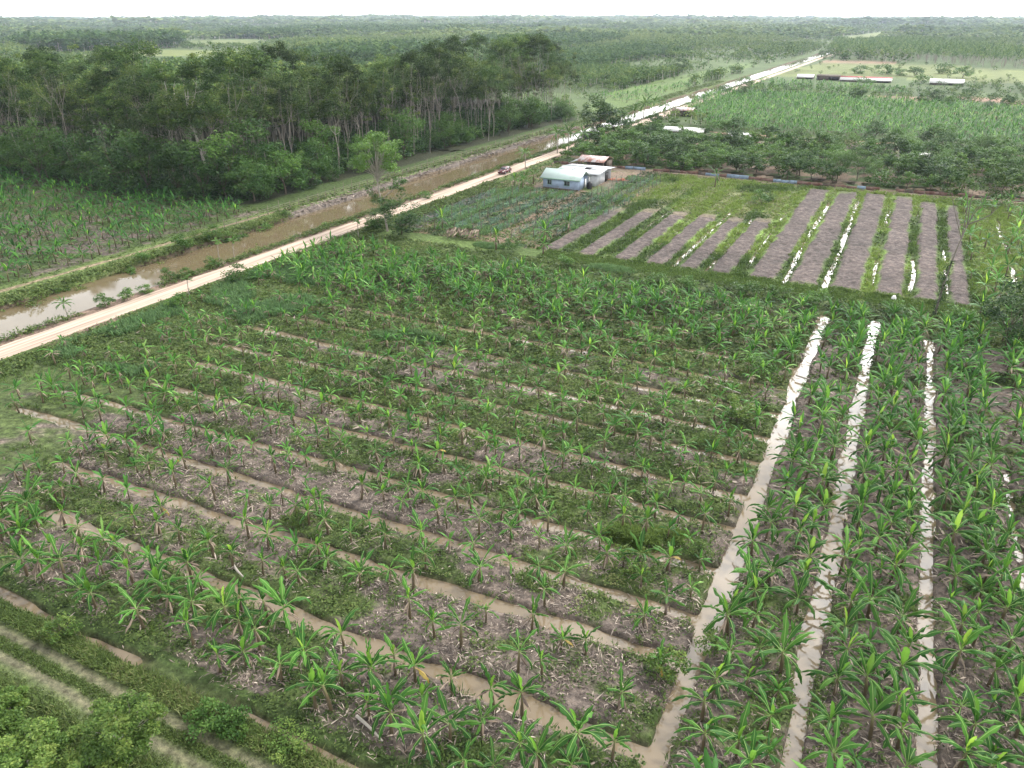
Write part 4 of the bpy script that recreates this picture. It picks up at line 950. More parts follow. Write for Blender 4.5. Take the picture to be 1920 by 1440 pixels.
# --- orchard and thicket trees beyond the tin fence
og = np.random.default_rng(23); cnt2 = {}
spots = []
for v in np.arange(197, 246, 5.2):
    for u in np.arange(-82, 34, 4.6):
        if u > -88 and not (v > 240 and u > -66 and u < -44):
            if og.random() < (.92 if u < -40 else .8): spots.append((u + og.normal(0, 1.0), v + og.normal(0, 1.0)))
for v in (247, 252, 266, 271):
    for u in np.arange(-80, 50, 6):
        if og.random() < .35: spots.append((u + og.normal(0, 2), v + og.normal(0, 1.5)))
spots = [s for s in spots if bool(inview(np.array([s[0]]), np.array([s[1]]), 3, 20)[0]) and not (abs(s[0] + 51) < 8 and 247 < s[1] < 262) and not (abs(s[0] + 67) < 9 and 250 < s[1] < 270)]
spots.sort(key=lambda s: float(project(s[0], s[1], 2)[0]))
for u, v in spots:
    row = int(np.clip((v - 195) // 9, 0, 7)); big = u > -18 and og.random() < .45
    kd = ('bushylight' if og.random() < .5 else 'round') if big else ('orchard' if og.random() < .75 else 'round')
    s = (.55 if kd == 'bushylight' else .8 if kd == 'round' else 1.0) * og.uniform(.8, 1.2); cnt2[row] = cnt2.get(row, 0) + 1
    what = {'bushylight': 'tall bushy tree', 'round': 'dark round tree', 'orchard': 'leafy fruit tree'}[kd]
    plant('orchard_tree', kd, u, v, s, '%s, %s from left in the %s row past the tin fence' % (what, nth(cnt2[row]), nth(row + 1)), 'tree', 'trees of the thicket beyond the tin fence')
# --- shrubs on the canal banks, at ditch corners, by the path
sh = [(235, 506, 'shrub', 1.35), (345, 470, 'shrub', 1.4), (372, 456, 'lightshrub', 1.2), (400, 452, 'shrub', 1.1), (430, 445, 'shrub', 1.5), (462, 436, 'shrub', 1.2), (500, 425, 'shrub', 1.3), (535, 408, 'shrub', .6), (300, 486, 'lightshrub', 1.0), (270, 492, 'shrub', .8), (110, 545, 'shrub', 1.2), (60, 560, 'lightshrub', 1.4), (150, 535, 'lightshrub', 1.1),
      (320, 530, 'shrub', .9), (400, 505, 'shrub', .9), (352, 520, 'shrub', .7), (200, 578, 'shrub', .9), (240, 566, 'shrub', .8), (275, 553, 'shrub', .7), (520, 455, 'shrub', .8), (580, 436, 'shrub', .9), (610, 428, 'shrub', .9), (650, 412, 'shrub', .8), (445, 530, 'shrub', 1.2), (330, 578, 'shrub', 1.0), (700, 430, 'shrub', 1.2), (800, 375, 'shrub', .9),
      (1250, 1265, 'lightshrub', .9), (1190, 1075, 'lightshrub', .9), (790, 888, 'shrub', .75), (1385, 795, 'lightshrub', 1.3), (1470, 655, 'lightshrub', 1.1), (1425, 705, 'shrub', 1.1), (1330, 840, 'lightshrub', .8), (560, 985, 'lightshrub', .6), (1305, 1045, 'lightshrub', .7),
      (395, 1360, 'shrub', .75), (440, 1375, 'shrub', .7), (545, 1405, 'lightshrub', .7), (120, 1195, 'lightshrub', .8), (1340, 1225, 'lightshrub', .8), (1290, 545, 'shrub', 1.1), (1230, 535, 'shrub', 1.1), (1400, 555, 'shrub', 1.2), (1460, 565, 'shrub', 1.1), (1530, 575, 'shrub', 1.3), (1600, 588, 'lightshrub', 1.3), (1680, 598, 'shrub', 1.3), (1800, 612, 'shrub', 1.4), (1440, 378, 'shrub', 1.0), (1425, 383, 'shrub', 1.3), (1130, 392, 'shrub', .9), (960, 470, 'shrub', 1.1), (1060, 500, 'shrub', 1.0)]
pl_ = lambda x, y: ('on the far canal bank' if y < 700 - .43 * x and x < 560 else 'between canal and sandy road' if y < 655 - .345 * x and x < 720 else 'beside the sandy road' if x < 820 and y < 600 else 'by the rutted track' if y > 1150 and x < 600 else 'along the grassy back path' if 480 < y < 620 else 'in the ploughed field' if y < 480 else 'among the ditches')
ct = {}
for x, y, kd, s in sorted(sh):
    p_ = pl_(x, y); ct[p_] = ct.get(p_, 0) + 1
    plant('shrub', kd, *ground_at(x, y), s, '%s %s shrub, %s from left %s' % ('big' if s > 1.15 else 'small' if s < .8 else 'rounded', 'light green' if kd == 'lightshrub' else 'dark green', nth(ct[p_]), p_), 'shrub', 'shrubs on banks, verges and beds')
# --- papaya trees and coconut palms
def papaya(rg2):
    T, Cn = MB(), MB(); H = rg2.uniform(2.8, 3.6); T.tube([(0, 0, -.2), (.05, 0, H * .5), (.1, .05, H)], [.08, .06, .045], 6, .35)
    for i in range(11):
        a = i * 2.4; leaf_strip(Cn, rg2, np.array([.1, .05, H]), a, R(rg2.uniform(0, 60)), rg2.uniform(.85, 1.25), .55, R(75), 3, .2, .6, 0, False, .4)
    return T, Cn
for q, (x, y, lab) in enumerate(((413, 498, 'slender papaya tree leaning over the canal, left of the pair'), (441, 493, 'slender papaya tree over the canal, right of the pair'), (357, 566, 'papaya tree at the near edge of the sandy road'), (672, 446, 'papaya tree by the road left of the tall airy tree'))):
    T, Cn = papaya(rg); single('papaya_tree', *ground_at(x, y), T, Cn, M_MID, M_BARK, lab)
def palm(rg2, H, nf, Lf, seg=7):
    T, Cn = MB(), MB(); la = rg2.uniform(0, 6.28); o = np.array([math.cos(la), math.sin(la)]) * H * .06
    T.tube([(0, 0, -.2), (o[0] * .3, o[1] * .3, H * .5), (o[0], o[1], H)], [.17, .13, .11], 6, .5)
    for i in range(nf):
        f = i / nf; leaf_strip(Cn, rg2, np.array([o[0], o[1], H]), i * 2.4, R(75) * (1 - f) - R(15) * f + rg2.normal(0, .1), Lf * rg2.uniform(.85, 1.1), Lf * .22, R(70) + R(30) * f, seg, .75, rg2.uniform(.2, .8), 0, False, .35)
    return T, Cn
PALM = [palm(rg, U_(3.5, 6), 16, 3.6) for _ in range(3)]; PALMM = [(T.mesh('palm_trunk', [M_BARK], True), Cn.mesh('palm_crown', [M_MID])) for T, Cn in PALM]
for q, (x, y, s, lab) in enumerate(((1045, 290, 1.1, 'coconut palm leaning at the canal bend, left of three'), (1066, 286, 1.25, 'coconut palm at the canal bend, tallest of three'), (1090, 283, 1.0, 'coconut palm at the canal bend, right of three'), (1187, 226, 1.2, 'coconut palm before the bright stretch of canal'), (1206, 224, 1.3, 'bushy coconut palm beside the bright stretch of canal'), (1225, 222, 1.2, 'yellowish coconut palm near the rusty shack roof'), (1245, 224, 1.0, 'coconut palm just left of the rusty shack roof'), (128, 597, .42, 'young palm with arching fronds on the canal edge'), (985, 318, .8, 'young palm by the road above the red car'), (1170, 228, .9, 'small coconut palm left of the bright stretch of canal'))):
    pr = PALMM[q % 3]; u, v = ground_at(x, y); r = tag(link('coconut_palm', None, None, (u, v, hz_(u, v)), rg.uniform(0, 6.28), s), lab, 'palm'); link('trunk', pr[0], r); link('crown', pr[1], r)
# --- far country: palms, woodland, scrub
fg = np.random.default_rng(91)
pv = []
for q in range(4):
    T, Cn = palm(fg, 6.5, 10, 4.2, 3); mb = MB(); V, F, T_, M = T.arrays(); mb.add(V, F, T_, 0); V, F, T_, M = Cn.arrays(); mb.add(V, F, T_, 1); pv.append(mb.arrays())
U, V = grid_pts(Z_PALMS, 7.0, .85, 1.2, fg)
merged('palm_grove', [scatter(pv, np.stack([U, V, height(U, V)], 1), fg.uniform(0, 6.28, len(U)), fg.uniform(.8, 1.35, len(U)), fg, .4)], [M_BARK, M_FARL], 'far grove of coconut palms beyond the bright fields')
def blobtree(nl, ln, seed, hh=1.0):
    rg2 = np.random.default_rng(seed); mb = MB(); ncl = max(3, nl // 7)
    mb.tube([(0, 0, -.2), (0, 0, .55 * hh)], [.03, .02], 4, .6, 0)
    for i in range(ncl):
        a = i * 2.4; q = math.sqrt((i + .5) / ncl) * .38; n0 = mb.n
        clump_leaves(mb, rg2, (math.cos(a) * q, math.sin(a) * q, hh * (.70 - .35 * q + rg2.normal(0, .08))), .2, nl // ncl, ln, .45 + rg2.normal(0, .15), .8); mb.M[-1][:] = 1
    for i in range(max(2, nl // 14)):
        clump_leaves(mb, rg2, (rg2.normal(0, .16), rg2.normal(0, .16), hh * rg2.uniform(.12, .4)), .16, 4, ln, .3, .8); mb.M[-1][:] = 1
    return mb.arrays()
BL = {l: [blobtree(nl, ln, 200 + l * 10 + q) for q in range(5)] for l, (nl, ln) in enumerate(((84, .17), (42, .24), (20, .36)))}
def in_keepout(u, v):
    d = np.hypot(u, v)
    k = inpoly(u, v, FOREST) | inpoly(u, v, Z_BANFAR) | inpoly(u, v, Z_PALMS) | inpoly(u, v, Z_GRASSLAND) | ((u > -112) & (u < -83) & (v < 1500)) | ((v < 275) & (u > -112))
    for p in Z_BRIGHT + Z_REDSTRIP: k |= inpoly(u, v, p)
    k |= (v > 400) & (v < 780) & (u > -86) & (u < 140)
    k |= inpoly(u, v, poly_px([(240, 108), (520, 100), (600, 110), (450, 115), (240, 118)]))
    return k | (v < 90)
sets = []
for lod, r0, r1, n, hlo, hhi in ((0, 290, 620, 9000, 3.5, 9), (1, 620, 1500, 22000, 5, 13), (2, 1500, 3200, 20000, 7, 20), (2, 3200, 8500, 16000, 10, 34)):
    az = fg.uniform(R(-66), R(12), n); r = np.sqrt(fg.uniform(r0 ** 2, r1 ** 2, n)); u, v = r * np.sin(az), r * np.cos(az)
    k = inview(u, v, 5, 60) & ~in_keepout(u, v); u, v, r = u[k], v[k], r[k]
    nz2 = fbm(u / 160.0, v / 160.0, 301, 4); nz3 = fbm(u / 520.0, v / 520.0, 303, 3)
    h = hlo + (hhi - hlo) * np.clip((nz2 - .35) * 2.4 + .8 * (nz3 - .5), 0, 1.1); h *= fg.uniform(.75, 1.25, len(u))
    keep = fg.random(len(u)) < np.clip(.35 + 1.6 * (nz2 - .35) + (r > 1500) * .5, .15, 1); u, v, h, r, nz2 = u[keep], v[keep], h[keep], r[keep], nz2[keep]
    wide_ = 1.0 + .6 * (lod == 2) + .9 * (r > 3200)
    tw = np.repeat(np.clip(.9 * (fbm(u / 260.0, v / 260.0, 311, 3) - .5) + .12, -.3, .4), 1)
    X = scatter(BL[lod], np.stack([u, v, height(u, v)], 1), fg.uniform(0, 6.28, len(u)), h * wide_, fg, .35, 1.0 / wide_, tw)
    sets.append(X)
# dark wood blocks far off
for poly, step, hh in ((poly_px([(30, 98), (130, 100), (330, 90), (345, 84), (200, 84), (60, 88)]), 6.5, 19), (poly_px([(420, 72), (560, 74), (560, 68), (420, 66)]), 9, 17), (poly_px([(520, 66), (800, 70), (960, 62), (900, 56), (560, 58)]), 11, 18), (poly_px([(600, 128), (760, 122), (860, 108), (820, 96), (640, 104), (540, 118)]), 6.5, 14),
                       (poly_px([(880, 100), (1060, 96), (1180, 78), (1060, 74), (900, 84)]), 7.5, 14), (poly_px([(1000, 160), (1180, 118), (1300, 105), (1200, 92), (1010, 110), (900, 130)]), 8.0, 9)):
    U, V = grid_pts(poly, step, .85, 2, fg, 40); h = hh * fg.uniform(.75, 1.2, len(U)); X = scatter(BL[1], np.stack([U, V, height(U, V)], 1), fg.uniform(0, 6.28, len(U)), h, fg, .35); X = (X[0], X[1], np.clip(X[2] - .22, 0, 1), X[3]); sets.append(X)
# scrub rows and hedges in the mid right fields
for poly, step, keep, h0, h1 in ((poly_px([(1400, 162), (1935, 180), (1935, 205), (1560, 182), (1340, 172)]), 5.5, .6, 2, 4.5), (poly_px([(860, 150), (1180, 110), (1500, 72), (1400, 66), (1000, 92), (820, 125)]), 8, .45, 3, 8), (poly_px([(1340, 250), (1935, 288), (1935, 300), (1400, 268)]), 4.0, .5, 1.5, 4), (poly_px([(1800, 154), (1935, 160), (1935, 176), (1700, 166)]), 6, .55, 2, 4.5), (Z_BRIGHT[0], 16, .35, 1.5, 4), (Z_GRASSLAND, 9, .22, 1, 2.2), (poly_px([(1540, 116), (1720, 121), (1720, 116), (1545, 112)]), 8, .2, 2, 4)):
    U, V = grid_pts(poly, step, keep, 1.5, fg, 40); h = fg.uniform(h0, h1, len(U)); sets.append(scatter(BL[0], np.stack([U, V, height(U, V)], 1), fg.uniform(0, 6.28, len(U)), h * 1.2, fg, .4, np.full(len(U), .8)))
merged('woodland', sets, [M_BARK, M_FARL], 'far woodland, scrub and hedges fading into the haze')

# ------------------------------------------------------------------ buildings
def roof_mat(name, base, rust, amt, axis=0, pitch=9.0):
    m, t, o = new_mat(name); l = t.links.new
    g = N(t, 'ShaderNodeNewGeometry'); tcn = N(t, 'ShaderNodeTexCoord')
    n = N(t, 'ShaderNodeTexNoise'); n.inputs['Scale'].default_value = .55; n.inputs['Detail'].default_value = 6; n.inputs['Roughness'].default_value = .7
    mp = N(t, 'ShaderNodeMapping'); mp.inputs['Scale'].default_value = (1.6, .45, 1) if axis == 0 else (.45, 1.6, 1); l(g.outputs['Position'], mp.inputs[0]); l(mp.outputs[0], n.inputs['Vector'])
    c = ramp(t, [(amt - .08, tuple(base)), (amt + .06, tuple(rust))], n.outputs['Fac'])
    wv = N(t, 'ShaderNodeTexWave'); wv.bands_direction = 'X' if axis == 0 else 'Y'; wv.inputs['Scale'].default_value = pitch / 6.28; l(g.outputs['Position'], wv.inputs['Vector'])
    b = N(t, 'ShaderNodeBump'); b.inputs['Strength'].default_value = .4; b.inputs['Distance'].default_value = .03; l(wv.outputs['Fac'], b.inputs['Height'])
    p = N(t, 'ShaderNodeBsdfPrincipled'); l(c, p.inputs['Base Color']); p.inputs['Roughness'].default_value = .45; p.inputs['Metallic'].default_value = .15; l(b.outputs[0], p.inputs['Normal'])
    l(p.outputs[0], o.inputs['Surface']); return m
M_RGREEN = roof_mat('pale_green_iron', (.36, .45, .42), (.29, .36, .33), .62)
M_RGREY = roof_mat('grey_iron', (.30, .32, .34), (.22, .18, .15), .60)
M_RRUST = roof_mat('rusty_iron', (.42, .40, .40), (.24, .11, .08), .50)
M_RWHITE = roof_mat('white_iron', (.52, .52, .50), (.36, .30, .26), .66)
M_RRED = plain_mat('red_iron', (.33, .07, .06), .6, .3, .6)
M_BLUEW = plain_mat('blue_grey_paint', (.26, .33, .44), .7, .12, 1.2)
M_GREYW = plain_mat('pale_grey_paint', (.42, .43, .45), .7, .15, 1.2)
M_DKWIN = plain_mat('dark_glass', (.03, .035, .04), .15, .2, 1, spec=.6)
M_TRIM = plain_mat('green_trim', (.18, .30, .22), .6, .15, 2)
M_DARKW = plain_mat('dark_timber', (.09, .07, .055), .85, .3, 2)
M_BRICKR = plain_mat('red_clay', (.30, .11, .07), .85, .3, 3)
M_BLACK = plain_mat('black_plastic_and_inside_shade', (.015, .015, .017), .45, .2, 2)  # tank and tyres; also the painted shade inside openings
M_BLUETIN = plain_mat('blue_tin', (.17, .23, .30), .6, .25, 1.3)
M_RUSTTIN = plain_mat('rust_tin', (.17, .075, .055), .8, .45, 1.1, col2=(.12, .08, .065))
M_WHITEP = plain_mat('white_paint', (.75, .75, .73), .6, .08, 3)
def part(name, parent, mats, fn, smooth=False):
    mb = MB(); fn(mb); return link(name, mb.mesh(name, mats if isinstance(mats, list) else [mats], smooth), parent)
def gable(mb, u0, u1, v0, v1, ze, zr, ov=.5, th=.07, m=0):
    vm = (v0 + v1) / 2; s = (zr - ze) / (vm - v0); z0 = ze - s * ov
    mb.slab([(u0 - ov, v0 - ov, z0), (u1 + ov, v0 - ov, z0), (u1 + ov, vm, zr), (u0 - ov, vm, zr)], th, .5, m)
    mb.slab([(u0 - ov, vm + .003, zr), (u1 + ov, vm + .003, zr), (u1 + ov, v1 + ov, z0), (u0 - ov, v1 + ov, z0)], th, .5, m)
def pent(mb, x0, x1, y, z0, zr, d=.12):
    """gable end wall panel"""
    xm = (x0 + x1) / 2
    return None
# the blue house
H0 = (-72.2, 160.0); HW, HD, HE, HR = 8.6, 5.6, 2.55, 4.0
house = tag(link('farmhouse', None, None, (H0[0], H0[1], .05)), 'blue-walled farmhouse with pale green iron gable roof at the canal road', 'house')
def hw(mb):
    t = .14
    mb.box((HW / 2, t / 2, HE / 2), (HW, t, HE)); mb.box((HW / 2, HD - t / 2, HE / 2), (HW, t, HE))
    mb.box((t / 2, HD / 2, HE / 2), (t, HD - 2 * t, HE)); mb.box((HW - t / 2, HD / 2 - 1.1, HE / 2), (t, HD - 2 * t - 2.2, HE))
    for x in (t / 2, HW - t / 2):     # gable triangles
        V = np.array([(x - t / 2, 0, HE), (x + t / 2, 0, HE), (x + t / 2, HD, HE), (x - t / 2, HD, HE), (x - t / 2, HD / 2, HR - .1), (x + t / 2, HD / 2, HR - .1)])
        mb.add(V, [(0, 4, 5, 1), (3, 2, 5, 4), (0, 3, 4, 4), (1, 5, 5, 2)])
part('wall', house, M_BLUEW, hw)
rf = part('roof', house, M_RGREEN, lambda mb: gable(mb, 0, HW, 0, HD, HE + .05, HR, .6))
part('fascia', rf, M_TRIM, lambda mb: (mb.box((HW / 2, -.64, HE - .22), (HW + 1.2, .05, .2)), mb.box((HW / 2, HD + .64, HE - .22), (HW + 1.2, .05, .2))))
for x, w_ in ((1.1, .95), (5.2, 1.3)):
    f = part('window', house, M_TRIM, lambda mb: (mb.box((x + w_ / 2, -.03, 1.95), (w_ + .16, .06, .08)), mb.box((x + w_ / 2, -.03, .92), (w_ + .16, .06, .08)), mb.box((x, -.03, 1.43), (.08, .06, .94)), mb.box((x + w_, -.03, 1.43), (.08, .06, .94)), mb.box((x + w_ / 2, -.03, 1.43), (.05, .06, .94))))
    part('pane', f, M_DKWIN, lambda mb: mb.box((x + w_ / 2, -.008, 1.43), (w_ - .1, .02, .92)))
part('base_skirt', house, M_DARKW, lambda mb: mb.box((HW / 2, -.02, .12), (HW + .1, .05, .24)))
part('door', house, M_WHITEP, lambda mb: mb.box((HW + .03, HD - 1.3, 1.02), (.05, .85, 2.0)))
part('porch_post', house, M_WHITEP, lambda mb: mb.box((HW + .5, HD - .2, 1.15), (.1, .1, 2.3)))
# wing behind the house
wing = tag(link('house_wing', None, None, (-72.0, 166.6, .05)), 'low grey-roofed wing behind the blue farmhouse, roof patched with a dark hole', 'house extension')
part('wall', wing, M_GREYW, lambda mb: (mb.box((5, .07, 1.2), (10, .14, 2.4)), mb.box((9.93, 3.2, 1.2), (.14, 6, 2.4)), mb.box((.07, 5, 1.2), (.14, 9.6, 2.4)), mb.box((5, 10.2, 1.2), (10, .14, 2.4))))
def wroof(mb):
    z = lambda y: 2.75 + .42 * (1 - abs(y - 5) / 5.6)
    def q(x0, x1, y0, y1): mb.slab([(x0, y0, z(y0)), (x1, y0, z(y0)), (x1, y1, z(y1)), (x0, y1, z(y1))], .06)
    q(-.4, 10.9, -.6, 3.4); q(-.4, 5.6, 3.404, 5); q(7.1, 10.9, 3.404, 5); q(-.4, 10.9, 5.004, 10.9)
part('roof', wing, M_RGREY, wroof)
part('roof_patch', wing, M_RGREEN, lambda mb: mb.slab([(.2, .0, 3.02), (3.4, .0, 3.02), (3.4, 4.4, 3.30), (.2, 4.4, 3.30)], .05))
part('opening_shade', wing, M_BLACK, lambda mb: mb.box((10.02, 7.2, 1.05), (.05, 2.2, 2.1)))  # black panel in the wall gap, stands in for the unlit inside
# rusty shed
shed = tag(link('iron_shed', None, None, (-75.0, 184.6, .05)), 'open shed with rust-streaked iron roof behind the blue farmhouse', 'shed')
part('roof', shed, M_RRUST, lambda mb: (mb.slab([(1.0, -.4, 2.3), (8.4, -.4, 2.3), (8.4, 3.2, 3.3), (1.0, 3.2, 3.3)], .06), mb.slab([(1.0, 3.204, 3.3), (8.4, 3.204, 3.3), (8.4, 7, 2.4), (1.0, 7, 2.4)], .06)))
part('lean_to_roof', shed, M_RGREY, lambda mb: mb.slab([(-1.4, -.2, 1.5), (.98, -.2, 2.35), (.98, 5, 2.5), (-1.4, 5, 1.6)], .05))
part('wall', shed, M_DARKW, lambda mb: (mb.box((4.7, 6.5, 1.15), (7.0, .1, 2.3)), mb.box((8.1, 4.4, 1.15), (.1, 4.0, 2.3))))
for x, y in ((1.2, 0), (4.7, 0), (8.1, 0), (-1.1, .2)): part('post', shed, M_WOOD, lambda mb: mb.box((x, y, 1.05 if x > 0 else .7), (.14, .14, 2.1 if x > 0 else 1.4)))
def hut(name, x, y, L_, D_, h, rmat, wmat, label, cat='hut', ridge=.9, rz=0, openfront=True, lean=False):
    u, v = ground_at(x, y); r = tag(link(name, None, None, (u, v, .05), rz), label, cat)
    part('roof', r, rmat, lambda mb: gable(mb, 0, L_, 0, D_, h, h + ridge, .4))
    part('wall', r, wmat, lambda mb: (mb.box((L_ / 2, D_ - .06, h / 2), (L_, .12, h)), mb.box((.06, D_ / 2, h / 2), (.12, D_ - .3, h)), mb.box((L_ - .06, D_ / 2, h / 2), (.12, D_ - .3, h)), mb.box((L_ * .3, .06, h / 2), (L_ * .45, .12, h))))
    part('doorway_shade', r, M_BLACK, lambda mb: mb.box((L_ * .76, .12, h * .42), (L_ * .4, .06, h * .84)))  # black board painted for the shade behind the open front
    n = max(2, int(L_ / 4))
    for q in range(n + 1): part('post', r, M_WOOD, lambda mb: mb.box((L_ * q / n, -.3, h / 2 - .05), (.14, .14, h - .1)))
    return r
hut('shack', 1243, 258, 12.5, 6, 2.3, M_RWHITE, M_DARKW, 'long shack with patched white iron roof beyond the thicket')
hut('lean_to', 1364, 267, 6.6, 4, 2.0, M_RWHITE, M_DARKW, 'small white-roofed open shed right of the long shack')
hut('shack', 1261, 217, 7.5, 5.5, 2.2, M_RRUST, M_DARKW, 'small shack with streaky rusty roof by the palms at the road')
hut('field_shed', 1494, 148, 9.5, 7, 1.2, M_RWHITE, M_DARKW, 'short white-roofed shed far off beside the canal road', 'shed', 1.5)
hut('field_shed', 1531, 150, 13, 6, 2.3, M_DARKW, M_DARKW, 'dark roofless-looking shed between two far white sheds')
fs = hut('poultry_shed', 1575, 153, 28, 9, 1.2, M_RWHITE, M_DARKW, 'long far shed with red-topped white roof', 'shed', 1.7)
part('red_roof_strip', fs, M_RRED, lambda mb: mb.slab([(-.5, 3.0, 2.40), (28.5, 3.0, 2.40), (28.5, 4.5, 2.965), (-.5, 4.5, 2.965)], .05))
hut('poultry_shed', 1743, 159, 17, 9, 1.3, M_RWHITE, M_DARKW, 'far white-roofed shed standing alone in the yellow field', 'shed', 1.8)
hut('hidden_hut', 1690, 306, 6, 4, 1.9, M_RWHITE, M_DARKW, 'low white roof half hidden in the thicket')
# tank, rubbish, pipes round the yard
def tank(mb):
    P_z = [0, .05, .5, 1.0, 1.35, 1.5, 1.52]; mb.tube([(0, 0, z) for z in P_z], [.55, .62, .62, .62, .6, .3, .02], 6)
    for z in (.35, .7, 1.05): mb.tube([(0, 0, z), (0, 0, z + .05)], [.645, .645], 6)
tk = tag(link('water_tank', None, None, (-62.3, 163.6, .05)), 'black water tank standing at the gable end of the blue farmhouse', 'tank'); part('tank_shell', tk, M_BLACK, tank); part('lid', tk, M_BLACK, lambda mb: mb.tube([(0, 0, 1.5), (0, 0, 1.62)], [.2, .2], 6))
pg = np.random.default_rng(4)
tp = link('timber_pile', None, None); me = MB()
for q in range(14): 
    a = pg.normal(.9, .35); c = np.array([pg.normal(0, .8), pg.normal(0, .9), .12 + .07 * (q % 4)]); d = np.array([math.cos(a), math.sin(a), 0]) * pg.uniform(.9, 1.7); me.tube([c - d, c + d], [.08, .08], 4, .5)
o = link('timber_pile', me.mesh('timber_pile', [M_BRICKR]), None, (-59.5, 175.5, .1)); tag(o, 'heap of reddish planks beside the grey-roofed wing', 'timber pile'); bpy.data.objects.remove(tp)
# thatched rubbish hut in the banana hedge
u, v = ground_at(868, 447); r = tag(link('thatch_shelter', None, None, (u, v, 0), .2), 'low collapsed shelter thatched with dry banana leaves at the back path', 'shelter')
def th(mb):
    for q in range(130):
        c = np.array([pg.uniform(-3, 3), pg.uniform(-1.2, 1.2), 0]); c[2] = 1.75 - abs(c[1]) * .6 + pg.normal(0, .08); L_ = pg.uniform(.5, 1.1); a = pg.normal(0, .5); d = np.array([math.sin(a) * L_ * .5, math.copysign(math.cos(a), c[1]) * L_ * .5, -.3 * L_]); s = np.array([math.cos(a), -math.sin(a), 0]) * .14
        mb.add([c - d * .5 - s, c - d * .5 + s, c + d + s, c + d - s], [(0, 1, 2, 3)], pg.random())
part('thatch', r, M_BAND, th)
for x in (-2.6, 0, 2.6):
    for y in (-.9, .9): part('post', r, M_WOOD, lambda mb: mb.tube([(x, y, -.2), (x, y, 1.4)], [.06, .05], 4))
# ------------------------------------------------------------------ car
def car():
    r = tag(link('parked_car', None, None, (-87.4, 170.5, .34), R(2)), 'dark red car with black windows parked on the sandy road by the farmhouse', 'car')
    M_CAR = plain_mat('dark_red_paint', (.085, .012, .016), .25, .1, 1, spec=.6)
    prof = [(-2.15, .35), (-2.2, .75), (-1.95, .98), (-.95, 1.04), (-.35, 1.52), (1.25, 1.56), (1.9, 1.06), (2.15, .95), (2.2, .4)]
    def body(mb):
        n = len(prof); ys = [p[0] for p in prof]; zs = [p[1] for p in prof]
        wx = [.86 if z < 1.1 else .70 for z in zs]
        V = [(-w_, y, z) for w_, y, z in zip(wx, ys, zs)] + [(w_, y, z) for w_, y, z in zip(wx, ys, zs)]
        F = [(i, i + 1, n + i + 1, n + i) for i in range(n - 1)] + [(n - 1, 0, n, 2 * n - 1)]
        F += [(0, 8, 7, 1), (1, 7, 6, 2), (2, 6, 3, 3), (3, 6, 5, 4)]; F += [tuple(n + q for q in f[::-1]) for f in F[-4:]]
        mb.add(V, F)
    part('body', r, M_CAR, body)
    part('windscreen', r, M_DKWIN, lambda mb: mb.slab([(-.68, -.92, 1.08), (.68, -.92, 1.08), (.60, -.40, 1.52), (-.60, -.40, 1.52)], -.015))
    part('rear_window', r, M_DKWIN, lambda mb: mb.slab([(.66, 1.88, 1.12), (-.66, 1.88, 1.12), (-.60, 1.32, 1.53), (.60, 1.32, 1.53)], -.015))
    for s in (-1, 1):
        part('side_window', r, M_DKWIN, lambda mb: mb.slab([(s * .845, -.75, 1.10), (s * .715, -.30, 1.47), (s * .715, 1.2, 1.50), (s * .845, 1.70, 1.12)][::s], -.02))
        part('headlight', r, M_WHITEP, lambda mb: mb.box((s * .62, -2.17, .80), (.3, .1, .14))); part('tail_light', r, M_RRED, lambda mb: mb.box((s * .68, 2.17, .85), (.25, .08, .2)))
        for y in (-1.35, 1.35):
            wh = part('wheel', r, M_BLACK, lambda mb: mb.tube([(s * .70, y, .33), (s * .90, y, .33)], [.34, .34], 6)); part('hub', wh, M_RGREY, lambda mb: mb.tube([(s * .905, y, .33), (s * .92, y, .33)], [.18, .16], 6))
car()
# ------------------------------------------------------------------ fences
tf = tag(link('tin_fence', None, None, (0, 0, 0)), 'low fence of rusty and blue tin sheets between plough land and thicket', 'fence')
blue_px = [1188, 1330, 1372, 1394, 1466, 1495, 1622]; x = -83.0
while x < 28:
    L_ = pg.uniform(1.6, 3.4); vv = 191.2 + .8 * math.sin(x * .09); sx_ = float(project(x + L_ / 2, vv, .5)[0]); isb = any(abs(sx_ - b) < 12 for b in blue_px)
    if not (isb is False and pg.random() < .06):
        hh = pg.uniform(.55, .8) + (.1 if isb else 0); a = pg.normal(0, .03)
        part('panel', tf, M_BLUETIN if isb else (M_RUSTTIN if pg.random() < .8 else M_DARKW), lambda mb: mb.box((x + L_ / 2, vv + pg.normal(0, .06), hh / 2), (L_ - .06, .04, hh), a))
    x += L_
wf = tag(link('wooden_fence', None, None), 'grey post and rail fence along the far canal bank below the wood', 'fence')
vp = list(np.arange(100, 262, 2.9))
for v in vp:
    u = -109.2 + pg.normal(0, .12); h = pg.uniform(1.5, 2.2) * (1.25 if pg.random() < .12 else 1)
    part('post', wf, M_WOOD, lambda mb: mb.tube([(u, v, -.1), (u + pg.normal(0, .08), v, h)], [.075, .06], 4))
for z in (.55, 1.0, 1.4):
    part('rail', wf, M_WOOD, lambda mb: mb.tube([(-109.2 + pg.normal(0, .05), v, z + pg.normal(0, .06)) for v in vp], [.04] * len(vp), 4))
